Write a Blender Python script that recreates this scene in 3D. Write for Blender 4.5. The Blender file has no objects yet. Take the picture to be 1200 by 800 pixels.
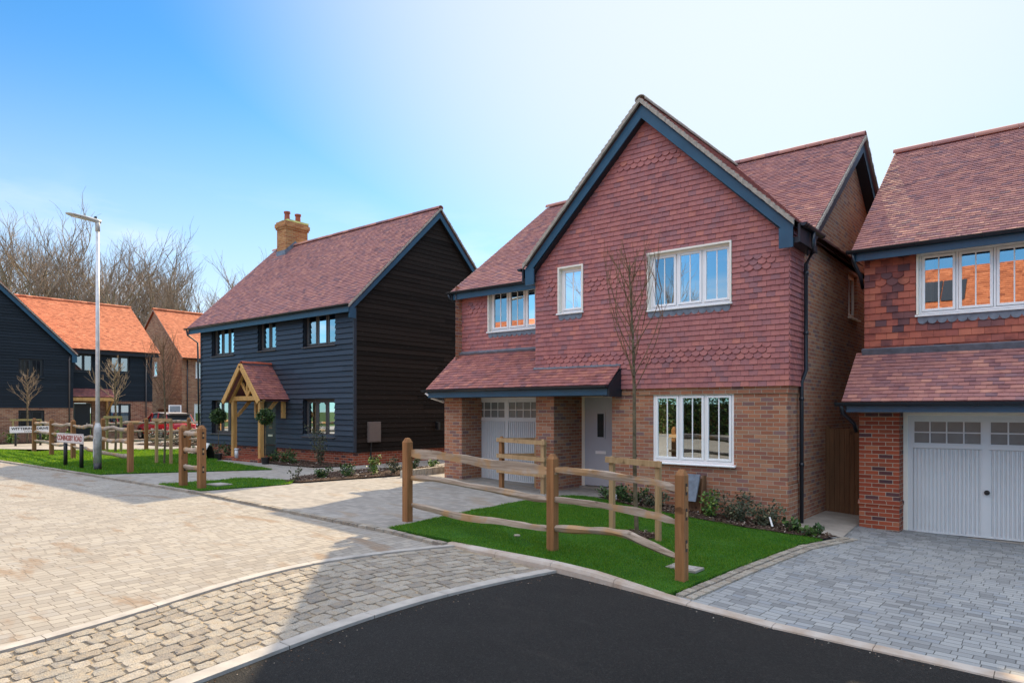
import bpy, bmesh, math, random
from mathutils import Vector, Matrix
random.seed(7)
S = bpy.context.scene
COL = S.collection
R = random.random
def U(a, b): return a + (b - a) * random.random()
def lerp(a, b, t): return a + (b - a) * t

# ---------------------------------------------------------------- ground height (falls gently to the right)
GX = [-400, -14, -12, -8, -4, -2.3, 0, 4, 400]
GZ = [.30, .30, .25, .14, -.08, -.19, -.25, -.31, -.31]
def G(x):
    for i in range(len(GX) - 1):
        if x <= GX[i + 1]:
            t = (x - GX[i]) / (GX[i + 1] - GX[i]); return lerp(GZ[i], GZ[i + 1], max(0, t))
    return GZ[-1]

# ---------------------------------------------------------------- materials
class NT:
    def __init__(s, name):
        s.m = bpy.data.materials.new(name); s.m.use_nodes = True
        s.t = s.m.node_tree; s.t.nodes.clear()
        s.out = s.t.nodes.new('ShaderNodeOutputMaterial')
        s.b = s.t.nodes.new('ShaderNodeBsdfPrincipled')
        s.t.links.new(s.b.outputs[0], s.out.inputs[0])
    def n(s, typ, **k):
        o = s.t.nodes.new(typ)
        for a, v in k.items(): setattr(o, a, v)
        return o
    def L(s, a, b): s.t.links.new(a, b)
    def put(s, sock, v):
        if isinstance(v, (int, float)): sock.default_value = v
        elif isinstance(v, (tuple, list)): sock.default_value = v if len(v) != 3 or sock.type != 'RGBA' else (*v, 1)
        else: s.L(v, sock)
    def math(s, op, a, b=0, c=0):
        o = s.n('ShaderNodeMath', operation=op); s.put(o.inputs[0], a); s.put(o.inputs[1], b); s.put(o.inputs[2], c); return o.outputs[0]
    def obj(s): return s.n('ShaderNodeTexCoord').outputs['Object']
    def sep(s, v):
        o = s.n('ShaderNodeSeparateXYZ'); s.L(v, o.inputs[0]); return o.outputs
    def comb(s, x, y, z=0):
        o = s.n('ShaderNodeCombineXYZ'); s.put(o.inputs[0], x); s.put(o.inputs[1], y); s.put(o.inputs[2], z); return o.outputs[0]
    def noise(s, scale, vec=None, detail=3, rough=.55, dist=0):
        o = s.n('ShaderNodeTexNoise'); o.inputs['Scale'].default_value = scale; o.inputs['Detail'].default_value = detail
        o.inputs['Roughness'].default_value = rough; o.inputs['Distortion'].default_value = dist
        s.L(vec if vec is not None else s.obj(), o.inputs['Vector']); return o.outputs['Fac']
    def white(s, vec):
        o = s.n('ShaderNodeTexWhiteNoise', noise_dimensions='3D'); s.L(vec, o.inputs['Vector']); return o.outputs['Value']
    def attr(s, name):
        return s.n('ShaderNodeAttribute', attribute_name=name).outputs['Fac']
    def ramp(s, f, stops, const=False):
        o = s.n('ShaderNodeValToRGB'); r = o.color_ramp
        if const: r.interpolation = 'CONSTANT'
        while len(r.elements) < len(stops): r.elements.new(.5)
        for e, (p, c) in zip(r.elements, stops): e.position = p; e.color = (*c, 1)
        s.L(f, o.inputs[0]); return o.outputs[0]
    def mix(s, f, a, b, mode='MIX'):
        o = s.n('ShaderNodeMix', data_type='RGBA', blend_type=mode)
        s.put(o.inputs[0], f); s.put(o.inputs[6], a); s.put(o.inputs[7], b); return o.outputs[2]
    def mr(s, v, a, b, c, d):
        o = s.n('ShaderNodeMapRange'); s.L(v, o.inputs[0])
        for i, q in enumerate((a, b, c, d)): o.inputs[i + 1].default_value = q
        return o.outputs[0]
    def bump(s, h, dist=.01, strength=.6):
        o = s.n('ShaderNodeBump'); o.inputs['Distance'].default_value = dist; o.inputs['Strength'].default_value = strength
        s.L(h, o.inputs['Height']); s.L(o.outputs[0], s.b.inputs['Normal'])
    def fin(s, col=None, rough=.7, spec=.4, metal=0):
        if col is not None: s.put(s.b.inputs['Base Color'], col)
        s.put(s.b.inputs['Roughness'], rough); s.b.inputs['Specular IOR Level'].default_value = spec
        s.b.inputs['Metallic'].default_value = metal
        return s.m

def plain(name, c, rough=.6, spec=.4, metal=0, var=.12, scale=6, bump=0):
    n = NT(name); f = n.noise(scale, detail=5)
    c2 = tuple(x * (1 - var) for x in c); c1 = tuple(min(1, x * (1 + var)) for x in c)
    col = n.mix(n.mr(f, .3, .7, 0, 1), c2, c1)
    if bump: n.bump(n.noise(scale * 8), bump, .5)
    return n.fin(col, n.mr(f, .3, .7, rough * .9, min(1, rough * 1.1)), spec, metal)

def course(n, u, v, bw, bh, mu, mv, jitter=0, soft=.25):
    """running courses; returns (random value per block, joint mask 0..1 where 1 is the block face)"""
    row = n.math('FLOOR', n.math('DIVIDE', v, bh))
    fy = n.math('FRACT', n.math('DIVIDE', v, bh))
    rr = n.white(n.comb(row, 3.7, 9.1))
    w = bw
    if jitter: w = n.math('MULTIPLY', n.math('ADD', n.math('MULTIPLY', rr, 2 * jitter), 1 - jitter), bw)
    off = n.math('MULTIPLY', n.math('MODULO', n.math('ABSOLUTE', row), 2), .5)
    if jitter: off = n.math('MULTIPLY', rr, 7.0)
    fu = n.math('ADD', n.math('DIVIDE', u, w), off)
    colm = n.math('FLOOR', fu); fx = n.math('FRACT', fu)
    ax = n.math('MINIMUM', fx, n.math('SUBTRACT', 1, fx)); ay = n.math('MINIMUM', fy, n.math('SUBTRACT', 1, fy))
    mx = n.mr(ax, mu * (1 - soft), mu * (1 + soft), 0, 1); my = n.mr(ay, mv * (1 - soft), mv * (1 + soft), 0, 1)
    return n.white(n.comb(colm, row, 1.3)), n.math('MULTIPLY', mx, my), n.white(n.comb(colm, row, 7.9))

def brick(name, stops, mortar=(.47, .39, .29)):
    n = NT(name); x, y, z = n.sep(n.obj())
    wob = n.math('MULTIPLY', n.math('SUBTRACT', n.noise(14), .5), .006)
    u = n.math('ADD', n.math('ADD', x, y), wob); v = n.math('ADD', z, wob)
    r, m, r2 = course(n, u, v, .225, .075, .024, .075)
    c = n.ramp(r, stops, True)
    blot = n.noise(9, detail=6)
    c = n.mix(n.mr(blot, .35, .75, 0, .55), c, n.mix(.5, c, stops[0][1]))
    c = n.mix(n.mr(r2, 0, 1, 0, .45), c, n.mix(1, c, (.55, .5, .5), 'MULTIPLY'))
    c = n.mix(n.mr(n.noise(.8, detail=4), .35, .7, 0, .3), c, n.mix(1, c, (.62, .58, .55), 'MULTIPLY'))
    c = n.mix(m, n.mix(n.noise(30), tuple(q * .7 for q in mortar), mortar), c)
    h = n.math('ADD', m, n.math('MULTIPLY', n.noise(60, detail=4), .35))
    n.bump(h, .006, .8)
    return n.fin(c, .88, .25)

def tilemat(name, stops, rough=.7, stain=(.5, .47, .45), amt=.35, spec=.35):
    n = NT(name); t = n.attr('tint'); t2 = n.attr('tint2')
    c = n.ramp(t, stops)
    f = n.noise(5, detail=6)
    c = n.mix(n.math('MULTIPLY', n.mr(f, .38, .68, 0, 1), t2), c, n.mix(1, c, stain, 'MULTIPLY'))
    c = n.mix(n.mr(n.noise(.55, detail=3), .35, .7, 0, amt), c, n.mix(1, c, (.72, .68, .68), 'MULTIPLY'))
    n.bump(n.noise(70, detail=4), .003, .5)
    return n.fin(c, rough, spec)

def paving(name, stops, joint, bw, bh, mu, mv, rot=False, stains=None, jitter=.25, bump=.006):
    n = NT(name); x, y, z = n.sep(n.obj())
    u, v = (y, x) if rot else (x, y)
    wob = n.math('MULTIPLY', n.math('SUBTRACT', n.noise(6), .5), .012)
    u = n.math('ADD', u, wob); v = n.math('ADD', v, wob)
    r, m, r2 = course(n, u, v, bw, bh, mu, mv, jitter)
    c = n.ramp(r, stops)
    c = n.mix(n.mr(n.noise(1.1, detail=5), .35, .7, 0, .5), c, n.mix(1, c, (.80, .77, .74), 'MULTIPLY'))
    if stains:
        sx = n.n('ShaderNodeMapping'); sx.inputs['Scale'].default_value = (1, 2.6, 1); n.L(n.obj(), sx.inputs[0])
        f = n.noise(.9, sx.outputs[0], 5, .6)
        c = n.mix(n.mr(f, .57, .66, 0, .7), c, stains)
    c = n.mix(n.mr(n.noise(80, detail=3), .3, .7, 0, .35), c, n.mix(1, c, (.7, .7, .7), 'MULTIPLY'))
    c = n.mix(m, joint, c)
    h = n.math('ADD', n.math('MULTIPLY', m, n.mr(r2, 0, 1, .8, 1.1)), n.math('MULTIPLY', n.noise(90, detail=3), .25))
    n.bump(h, bump, .8)
    return n.fin(c, .85, .3)

def woodmat(name, a, b, axis='Z', rough=.75, scale=18, knots=True):
    n = NT(name); mp = n.n('ShaderNodeMapping'); s = [scale] * 3; s['XYZ'.index(axis)] = scale * .06
    mp.inputs['Scale'].default_value = s; n.L(n.obj(), mp.inputs[0])
    f = n.noise(1, mp.outputs[0], 6, .65, .6)
    c = n.mix(n.mr(f, .3, .7, 0, 1), a, b)
    if knots:
        c = n.mix(n.mr(n.noise(5, detail=2), .66, .74, 0, .7), c, tuple(q * .35 for q in a))
    c = n.mix(n.mr(n.noise(1.6, detail=4), .35, .7, 0, .35), c, n.mix(1, c, (.6, .58, .56), 'MULTIPLY'))
    n.bump(f, .006, .6)
    return n.fin(c, rough, .25)

M = {}
M['brick'] = brick('brick_brown_multi', [(0, (.38, .155, .09)), (.2, (.43, .19, .11)), (.42, (.33, .145, .105)), (.55, (.46, .235, .135)), (.70, (.25, .145, .135)), (.8, (.44, .185, .10)), (.9, (.42, .23, .155))])
M['brick_red'] = brick('brick_red', [(0, (.30, .065, .032)), (.3, (.36, .085, .04)), (.55, (.26, .055, .03)), (.72, (.085, .045, .05)), (.82, (.33, .09, .045)), (.93, (.40, .14, .07))], (.45, .36, .27))
M['brick_tan'] = brick('brick_tan', [(0, (.34, .16, .09)), (.3, (.40, .21, .12)), (.55, (.28, .12, .07)), (.75, (.42, .25, .15)), (.9, (.22, .10, .07))])
M['brick_orange'] = brick('brick_orange', [(0, (.46, .19, .07)), (.3, (.52, .24, .09)), (.6, (.40, .15, .06)), (.85, (.55, .28, .12))], (.50, .38, .22))
M['tile_wall'] = tilemat('clay_tile_hanging', [(0, (.27, .135, .145)), (.25, (.34, .14, .14)), (.5, (.40, .15, .138)), (.8, (.44, .165, .145)), (1, (.50, .185, .14))], .62, (.76, .68, .72))
M['tile_wall_red'] = tilemat('clay_tile_hanging_red', [(0, (.10, .055, .065)), (.34, (.20, .08, .075)), (.42, (.38, .105, .075)), (.7, (.46, .13, .08)), (1, (.52, .17, .10))], .72, (.34, .34, .45), .2)
M['tile_roof'] = tilemat('clay_roof_tile', [(0, (.21, .125, .14)), (.3, (.31, .15, .145)), (.6, (.39, .18, .155)), (1, (.50, .245, .185))], .8, (.6, .56, .62), .35, .3)
M['tile_orange'] = tilemat('orange_roof_tile', [(0, (.34, .10, .05)), (.25, (.52, .17, .08)), (.7, (.66, .23, .11)), (1, (.74, .29, .15))], .75, (.72, .66, .66), .25)
M['tile_porch'] = tilemat('clay_porch_tile', [(0, (.20, .10, .11)), (.3, (.30, .12, .115)), (.7, (.38, .145, .12)), (1, (.48, .20, .14))], .7, (.5, .45, .45), .35)
M['tile_edge'] = plain('verge_mortar', (.36, .32, .27), .9, .2, var=.25, scale=14, bump=.004)

n = NT('black_weatherboard'); t = n.attr('tint')
mp = n.n('ShaderNodeMapping'); mp.inputs['Scale'].default_value = (1.2, 1.2, 30); n.L(n.obj(), mp.inputs[0])
g_ = n.noise(2.5, mp.outputs[0], 6, .65)
c = n.ramp(t, [(0, (.012, .019, .030)), (.5, (.019, .029, .044)), (1, (.028, .042, .062))])
c = n.mix(n.mr(g_, .45, .75, 0, .6), c, (.045, .062, .085))
n.bump(g_, .004, .6)
M['board'] = n.fin(c, n.mr(g_, .3, .7, .38, .62), .45)
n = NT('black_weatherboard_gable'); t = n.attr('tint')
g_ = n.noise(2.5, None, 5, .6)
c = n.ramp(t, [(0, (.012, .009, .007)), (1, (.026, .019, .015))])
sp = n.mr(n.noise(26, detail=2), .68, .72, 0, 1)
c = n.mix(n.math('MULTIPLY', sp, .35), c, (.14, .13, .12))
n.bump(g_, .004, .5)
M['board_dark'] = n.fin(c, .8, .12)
n = NT('navy_weatherboard'); t = n.attr('tint'); n.bump(n.noise(2.5, None, 5, .6), .004, .5)
M['board_navy'] = n.fin(n.ramp(t, [(0, (.006, .011, .016)), (1, (.011, .018, .026))]), .65, .3)
M['bluepaint'] = plain('dark_blue_painted_timber', (.016, .070, .125), .42, .5, var=.15, scale=3)
M['gutter'] = plain('black_plastic_gutter', (.011, .016, .024), .32, .5, var=.1)
M['frame_dark'] = plain('dark_brown_window_frame', (.075, .066, .064), .4, .45, var=.08)
M['frame_black'] = plain('charcoal_frame', (.022, .026, .030), .4, .45)
M['white'] = plain('white_window_frame', (.87, .86, .85), .35, .5, var=.02)
M['cream'] = plain('cream_painted_timber', (.84, .79, .69), .5, .4, var=.04)
M['garage'] = plain('white_garage_door', (.60, .625, .635), .42, .5, var=.03, scale=2)
M['door_grey'] = plain('pale_grey_door', (.46, .48, .53), .45, .5, var=.03)
M['door_dark'] = plain('charcoal_green_door', (.022, .036, .036), .4, .5)
M['lead'] = plain('lead_flashing', (.17, .20, .24), .5, .5, .25, var=.25, scale=9)
M['chrome'] = plain('brushed_steel', (.62, .60, .57), .3, .5, .9, var=.05)
M['black'] = plain('black_plastic', (.012, .012, .013), .4, .5)
M['galv'] = plain('galvanised_steel', (.62, .64, .66), .45, .5, .1, var=.15, scale=8)
M['galv_dull'] = plain('weathered_galvanised_steel', (.42, .43, .42), .6, .4, .1, var=.35, scale=7, bump=.002)
M['lampgrey'] = plain('light_grey_casting', (.52, .52, .49), .5, .5, .1)
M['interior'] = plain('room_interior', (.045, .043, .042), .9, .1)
M['floor_in'] = plain('room_floor', (.16, .12, .08), .8, .2)
M['curtain'] = plain('pale_curtain', (.55, .52, .46), .9, .1, scale=3)
M['curtain_gold'] = plain('gold_curtain', (.45, .27, .08), .9, .1)
M['oak'] = woodmat('green_oak', (.52, .28, .085), (.68, .41, .15), 'Z', .6)
M['fence_post'] = woodmat('treated_fence_post', (.19, .085, .033), (.36, .18, .075), 'Z')
M['post_pale'] = woodmat('pale_sawn_stake', (.34, .21, .10), (.50, .34, .18), 'Z')
M['post_green'] = woodmat('green_tinged_stake', (.22, .19, .07), (.38, .32, .14), 'Z')
M['rail'] = woodmat('cleft_chestnut_rail', (.22, .16, .11), (.50, .42, .34), 'X', .85, 26)
_t = M['rail'].node_tree; _b = [q_ for q_ in _t.nodes if q_.type == 'BSDF_PRINCIPLED'][0]; _s = _b.inputs['Base Color'].links[0].from_socket
_n = _t.nodes.new('ShaderNodeTexNoise'); _n.inputs['Scale'].default_value = 2.3; _n.inputs['Detail'].default_value = 5; _tc = _t.nodes.new('ShaderNodeTexCoord'); _t.links.new(_tc.outputs['Object'], _n.inputs['Vector'])
_r = _t.nodes.new('ShaderNodeMapRange'); _r.inputs[1].default_value = .52; _r.inputs[2].default_value = .60; _r.inputs[4].default_value = .75; _t.links.new(_n.outputs['Fac'], _r.inputs[0])
_m = _t.nodes.new('ShaderNodeMix'); _m.data_type = 'RGBA'; _t.links.new(_r.outputs[0], _m.inputs[0]); _t.links.new(_s, _m.inputs[6]); _m.inputs[7].default_value = (.40, .235, .10, 1); _t.links.new(_m.outputs[2], _b.inputs['Base Color'])
M['gate'] = woodmat('stained_gate_board', (.10, .052, .026), (.19, .10, .05), 'Z')
M['bark'] = plain('greenish_bark', (.13, .105, .065), .9, .2, var=.4, scale=12, bump=.01)
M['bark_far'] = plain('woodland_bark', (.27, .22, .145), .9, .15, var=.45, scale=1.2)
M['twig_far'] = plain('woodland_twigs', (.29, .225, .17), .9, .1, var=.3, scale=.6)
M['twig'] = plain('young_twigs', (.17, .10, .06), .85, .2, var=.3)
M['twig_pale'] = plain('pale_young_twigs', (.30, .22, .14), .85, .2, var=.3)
n = NT('leaf_green'); t = n.attr('tint')
M['leaf'] = n.fin(n.ramp(t, [(0, (.012, .028, .008)), (.5, (.03, .075, .018)), (1, (.09, .16, .03))]), .5, .4)
n = NT('leaf_grey_green'); t = n.attr('tint')
M['leaf_grey'] = n.fin(n.ramp(t, [(0, (.03, .04, .025)), (.6, (.07, .085, .05)), (1, (.14, .14, .07))]), .6, .3)
n = NT('leaf_fresh'); t = n.attr('tint')
M['leaf_fresh'] = n.fin(n.ramp(t, [(0, (.03, .08, .015)), (.6, (.10, .20, .03)), (1, (.26, .32, .05))]), .5, .35)
n = NT('ivy'); t = n.attr('tint')
M['ivy'] = n.fin(n.ramp(t, [(0, (.02, .035, .01)), (.6, (.06, .08, .02)), (1, (.15, .16, .04))]), .6, .3)
n = NT('grass_blade'); t = n.attr('tint')
pt_ = n.noise(1.3, detail=5); gb_ = n.mix(n.mr(pt_, .38, .70, 0, .5), n.ramp(t, [(0, (.012, .070, .005)), (.5, (.022, .120, .009)), (.93, (.045, .17, .012)), (1, (.15, .18, .04))]), n.ramp(t, [(0, (.025, .085, .008)), (.6, (.055, .15, .014)), (1, (.18, .19, .05))]))
n.fin(gb_, .6, .2); tl = n.n('ShaderNodeBsdfTranslucent'); n.L(n.ramp(t, [(0, (.18, .45, .012)), (1, (.55, .80, .04))]), tl.inputs[0]); ms = n.n('ShaderNodeMixShader'); ms.inputs[0].default_value = .27; n.L(n.b.outputs[0], ms.inputs[1]); n.L(tl.outputs[0], ms.inputs[2]); n.L(ms.outputs[0], n.out.inputs[0]); M['blade'] = n.m
n = NT('turf'); f = n.noise(2.2, detail=5)
M['turf'] = n.fin(n.mix(n.mr(f, .3, .7, 0, 1), (.018, .075, .008), (.045, .12, .014)), .9, .1); 
n = NT('bark_mulch'); f = n.noise(38, detail=5); f2 = n.noise(3)
c = n.ramp(f, [(.3, (.022, .013, .009)), (.5, (.055, .034, .025)), (.66, (.13, .09, .07)), (.8, (.26, .21, .17))]); n.bump(f, .02, .9)
M['mulch'] = n.fin(c, .95, .15)
n = NT('chips'); t = n.attr('tint')
M['chip'] = n.fin(n.ramp(t, [(0, (.03, .018, .012)), (.6, (.10, .062, .042)), (.9, (.22, .16, .12)), (1, (.5, .46, .4))]), .9, .2)
M['pave_road'] = paving('block_paving_buff', [(0, (.265, .245, .215)), (.4, (.315, .29, .25)), (.75, (.355, .33, .285)), (1, (.30, .285, .26))], (.17, .15, .125), .175, .112, .022, .036, True, (.23, .155, .095))
M['pave_drive'] = paving('block_paving_drive', [(0, (.25, .235, .215)), (.5, (.30, .285, .26)), (1, (.345, .325, .295))], (.21, .195, .17), .175, .115, .018, .03, False, (.27, .21, .15))
M['pave_right'] = paving('block_paving_grey', [(0, (.19, .20, .205)), (.35, (.27, .285, .29)), (.7, (.32, .335, .335)), (1, (.23, .255, .28))], (.10, .105, .10), .175, .115, .022, .034, False)
M['concrete'] = plain('concrete_kerb', (.36, .34, .31), .9, .2, var=.18, scale=5, bump=.004)
M['slab'] = plain('concrete_slab', (.30, .275, .24), .9, .2, var=.18, scale=4, bump=.003)
n = NT('kerb_dirty'); f = n.noise(4, detail=6); f2 = n.noise(60)
c = n.mix(n.mr(f, .35, .65, 0, 1), (.34, .27, .21), (.44, .40, .355)); n.bump(n.math('ADD', f, f2), .004, .5)
M['kerb'] = n.fin(c, .9, .2)
n = NT('granite_sett'); t = n.attr('tint'); f = n.noise(85, detail=5); f2 = n.noise(12, detail=5)
c = n.ramp(t, [(0, (.22, .20, .175)), (.5, (.30, .28, .24)), (1, (.38, .35, .30))])
c = n.mix(n.mr(f2, .4, .68, 0, .6), c, (.36, .29, .20)); c = n.mix(n.mr(f, .5, .62, 0, .55), c, n.mix(1, c, (.45, .45, .45), 'MULTIPLY'))
n.bump(n.math('ADD', f, n.math('MULTIPLY', f2, 2)), .012, .9)
M['sett'] = n.fin(c, .85, .3)
n = NT('sandy_joint'); f = n.noise(9, detail=6); n.bump(n.noise(90), .006, .7)
M['sand'] = n.fin(n.mix(n.mr(f, .35, .65, 0, 1), (.20, .17, .13), (.36, .29, .20)), .95, .1)
n = NT('asphalt'); f = n.noise(170, detail=4, rough=.7); f2 = n.noise(.7, detail=6); sc = n.n('ShaderNodeMapping'); sc.inputs['Scale'].default_value = (1, 3, 1); n.L(n.obj(), sc.inputs[0])
c = n.mix(n.mr(f, .35, .7, 0, 1), (.006, .0058, .005), (.020, .0195, .0175))
c = n.mix(n.mr(n.noise(.8, sc.outputs[0], 6), .60, .75, 0, .35), c, (.05, .044, .038))
c = n.mix(n.mr(f2, .35, .65, 0, .4), c, (.013, .013, .013))
vo_ = n.n('ShaderNodeTexVoronoi'); vo_.inputs['Scale'].default_value = 75; n.L(n.obj(), vo_.inputs['Vector']); vs_ = n.sep(vo_.outputs['Color'])
c = n.mix(n.mr(vs_[0], .72, .95, 0, .32), c, (.055, .054, .052)); c = n.mix(n.mr(vs_[1], .75, .95, 0, .7), c, (.004, .004, .004))
n.bump(n.math('ADD', f, vo_.outputs['Distance']), .010, 1)
M['asphalt'] = n.fin(c, n.mr(f2, .3, .7, .7, .92), .3)
n = NT('meadow'); f = n.noise(.15, detail=6)
M['field'] = n.fin(n.mix(n.mr(f, .3, .7, 0, 1), (.035, .07, .015), (.075, .10, .03)), .95, .1)
M['signwhite'] = plain('sign_face', (.80, .79, .76), .4, .4, var=.03)
M['signpink'] = plain('sign_face_weathered', (.74, .66, .63), .45, .4, var=.05)
M['textblack'] = plain('black_lettering', (.02, .02, .025), .5)
M['textred'] = plain('red_brown_lettering', (.30, .06, .05), .5)
M['carred'] = plain('red_car_paint', (.36, .012, .016), .22, .6, var=.02)
M['carroof'] = plain('pale_car_roof', (.42, .38, .36), .3, .5)
M['rubber'] = plain('rubber', (.014, .014, .014), .8, .2)
M['amber'] = plain('amber_lens', (.75, .33, .03), .25, .6)
M['redlens'] = plain('red_lens', (.5, .01, .01), .2, .6)
M['redsat'] = plain('red_gloss_tile', (.40, .09, .05), .6)
M['terracotta'] = plain('terracotta_pot', (.34, .095, .055), .75, .3)
M['meter'] = plain('brown_meter_box', (.15, .12, .105), .55, .4, var=.04)
M['stone'] = plain('pale_stone', (.42, .38, .31), .9, .2, var=.3, scale=8)
M['mould'] = plain('mossy_flaunching', (.20, .22, .08), .95, .1, var=.4)
M['greypanel'] = plain('grey_backboard', (.20, .23, .26), .3, .5)
M['solar'] = plain('solar_panel', (.012, .016, .028), .25, .6)
M['soffit'] = plain('dark_soffit', (.014, .018, .026), .5, .4)
# glass: clear film that mirrors more at a slant
n = NT('window_glass')
tr = n.n('ShaderNodeBsdfTransparent'); tr.inputs[0].default_value = (.55, .6, .6, 1)
gl = n.n('ShaderNodeBsdfGlossy'); gl.inputs['Roughness'].default_value = .01; gl.inputs[0].default_value = (.86, .95, 1, 1)
fr = n.n('ShaderNodeFresnel'); fr.inputs[0].default_value = 1.9
wv = n.n('ShaderNodeBump'); wv.inputs['Distance'].default_value = .002; wv.inputs['Strength'].default_value = .12; n.L(n.noise(1.6, detail=1), wv.inputs['Height'])
n.L(wv.outputs[0], gl.inputs['Normal'])
ms = n.n('ShaderNodeMixShader'); n.L(n.math('MINIMUM', n.math('MULTIPLY', fr.outputs[0], 4.2), .9), ms.inputs[0]); n.L(tr.outputs[0], ms.inputs[1]); n.L(gl.outputs[0], ms.inputs[2])
n.L(ms.outputs[0], n.out.inputs[0]); M['glass'] = n.m
M['darkglass'] = plain('obscure_garage_glazing', (.16, .18, .185), .25, .5, var=.08)
M['carglass'] = plain('tinted_car_glass', (.03, .04, .045), .06, .8)

# ---------------------------------------------------------------- mesh builder
class MB:
    def __init__(s): s.v = []; s.f = []; s.t = []; s.t2 = []
    def face(s, pts, t=.5, t2=0.):
        i = len(s.v); s.v += [tuple(p) for p in pts]; s.t += [t] * len(pts); s.t2 += [t2] * len(pts)
        s.f.append(tuple(range(i, i + len(pts))))
    def raw(s, vs, fs, t=.5, t2=0.):
        i = len(s.v); s.v += [tuple(p) for p in vs]; s.t += [t] * len(vs); s.t2 += [t2] * len(vs)
        s.f += [tuple(q + i for q in f) for f in fs]
    def box(s, x0, x1, y0, y1, z0, z1, t=.5):
        if x0 > x1: x0, x1 = x1, x0
        if y0 > y1: y0, y1 = y1, y0
        if z0 > z1: z0, z1 = z1, z0
        vs = [(x, y, z) for z in (z0, z1) for y in (y0, y1) for x in (x0, x1)]
        s.raw(vs, [(0, 2, 3, 1), (4, 5, 7, 6), (0, 1, 5, 4), (2, 6, 7, 3), (0, 4, 6, 2), (1, 3, 7, 5)], t)
    def fbox(s, F, u0, u1, n0, n1, z0, z1, t=.5):
        vs = [F(u, n_, z) for z in (z0, z1) for n_ in (n0, n1) for u in (u0, u1)]
        s.raw(vs, [(0, 2, 3, 1), (4, 5, 7, 6), (0, 1, 5, 4), (2, 6, 7, 3), (0, 4, 6, 2), (1, 3, 7, 5)], t)
    def prism(s, pts, d, t=.5):
        """closed polygon pts (Vectors) swept by vector d"""
        n_ = len(pts); d = Vector(d); a = [Vector(p) for p in pts]; b = [p + d for p in a]
        s.raw(a + b, [tuple(range(n_))[::-1], tuple(range(n_, 2 * n_))] + [(i, (i + 1) % n_, n_ + (i + 1) % n_, n_ + i) for i in range(n_)], t)
    def tube(s, pts, rad, sides=8, t=.5, cap=True, squash=None):
        pts = [Vector(p) for p in pts]; n_ = len(pts)
        if not isinstance(rad, (list, tuple)): rad = [rad] * n_
        vs = []
        for i, p in enumerate(pts):
            d = (pts[min(i + 1, n_ - 1)] - pts[max(i - 1, 0)]); d = d.normalized() if d.length > 1e-9 else Vector((0, 0, 1))
            a = d.cross(Vector((0, 0, 1)) if abs(d.z) < .9 else Vector((1, 0, 0))).normalized(); b = d.cross(a).normalized()
            for k in range(sides):
                q = 2 * math.pi * k / sides
                vs.append(p + a * math.cos(q) * rad[i] + b * math.sin(q) * rad[i])
        fs = [(i * sides + k, i * sides + (k + 1) % sides, (i + 1) * sides + (k + 1) % sides, (i + 1) * sides + k) for i in range(n_ - 1) for k in range(sides)]
        if cap: fs += [tuple(range(sides))[::-1], tuple(range((n_ - 1) * sides, n_ * sides))]
        s.raw(vs, fs, t)
    def beam(s, a, b, w, h, t=.5, up=(0, 0, 1)):
        a = Vector(a); b = Vector(b); d = (b - a).normalized(); up = Vector(up)
        if abs(d.dot(up)) > .98: up = Vector((1, 0, 0))
        sd = d.cross(up).normalized() * w / 2; uu = sd.cross(d).normalized() * h / 2
        vs = [q + i * sd + j * uu for q in (a, b) for j in (-1, 1) for i in (-1, 1)]
        s.raw(vs, [(0, 1, 3, 2), (4, 6, 7, 5), (0, 4, 5, 1), (2, 3, 7, 6), (0, 2, 6, 4), (1, 5, 7, 3)], t)
    def build(s, name, mat, parent=None, smooth=False, bevel=0):
        me = bpy.data.meshes.new(name)
        off = Vector(root_loc(parent)) if parent is not None else Vector((0, 0, 0))
        me.from_pydata([tuple(Vector(v) - off) for v in s.v] if parent is not None else s.v, [], s.f)
        for nm, arr in (('tint', s.t), ('tint2', s.t2)):
            at = me.attributes.new(nm, 'FLOAT', 'POINT'); at.data.foreach_set('value', arr)
        me.materials.append(mat)
        if smooth: me.polygons.foreach_set('use_smooth', [True] * len(me.polygons))
        bm = bmesh.new(); bm.from_mesh(me)
        bmesh.ops.recalc_face_normals(bm, faces=bm.faces); bm.to_mesh(me); bm.free()
        me.update()
        o = bpy.data.objects.new(name, me); COL.objects.link(o)
        if parent is not None: o.parent = parent
        if bevel:
            md = o.modifiers.new('bevel', 'BEVEL'); md.width = bevel; md.segments = 2; md.limit_method = 'ANGLE'
        return o
def root_loc(p):
    while p.parent is not None: p = p.parent
    return p.location
def tag(o, label=None, cat=None, group=None, kind=None):
    if label: o['label'] = label
    if cat: o['category'] = cat
    if group: o['group'] = group
    if kind: o['kind'] = kind
    return o
def thing(name, loc, label, cat, group=None):
    o = bpy.data.objects.new(name, None); o.location = loc; o.empty_display_size = .2; COL.objects.link(o)
    return tag(o, label, cat, group)
def copy_tree(o, parent=None):
    c = o.copy(); COL.objects.link(c); c.parent = parent
    for ch in list(o.children): copy_tree(ch, c)
    return c
def frameY(Y):      # a wall facing -Y; u = X, n = outward
    return lambda u, n_, z: Vector((u, Y - n_, z))
def frameX(X):      # a wall facing +X; u = Y
    return lambda u, n_, z: Vector((X + n_, u, z))
def frameYb(Y):     # a wall facing +Y
    return lambda u, n_, z: Vector((u, Y + n_, z))

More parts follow.
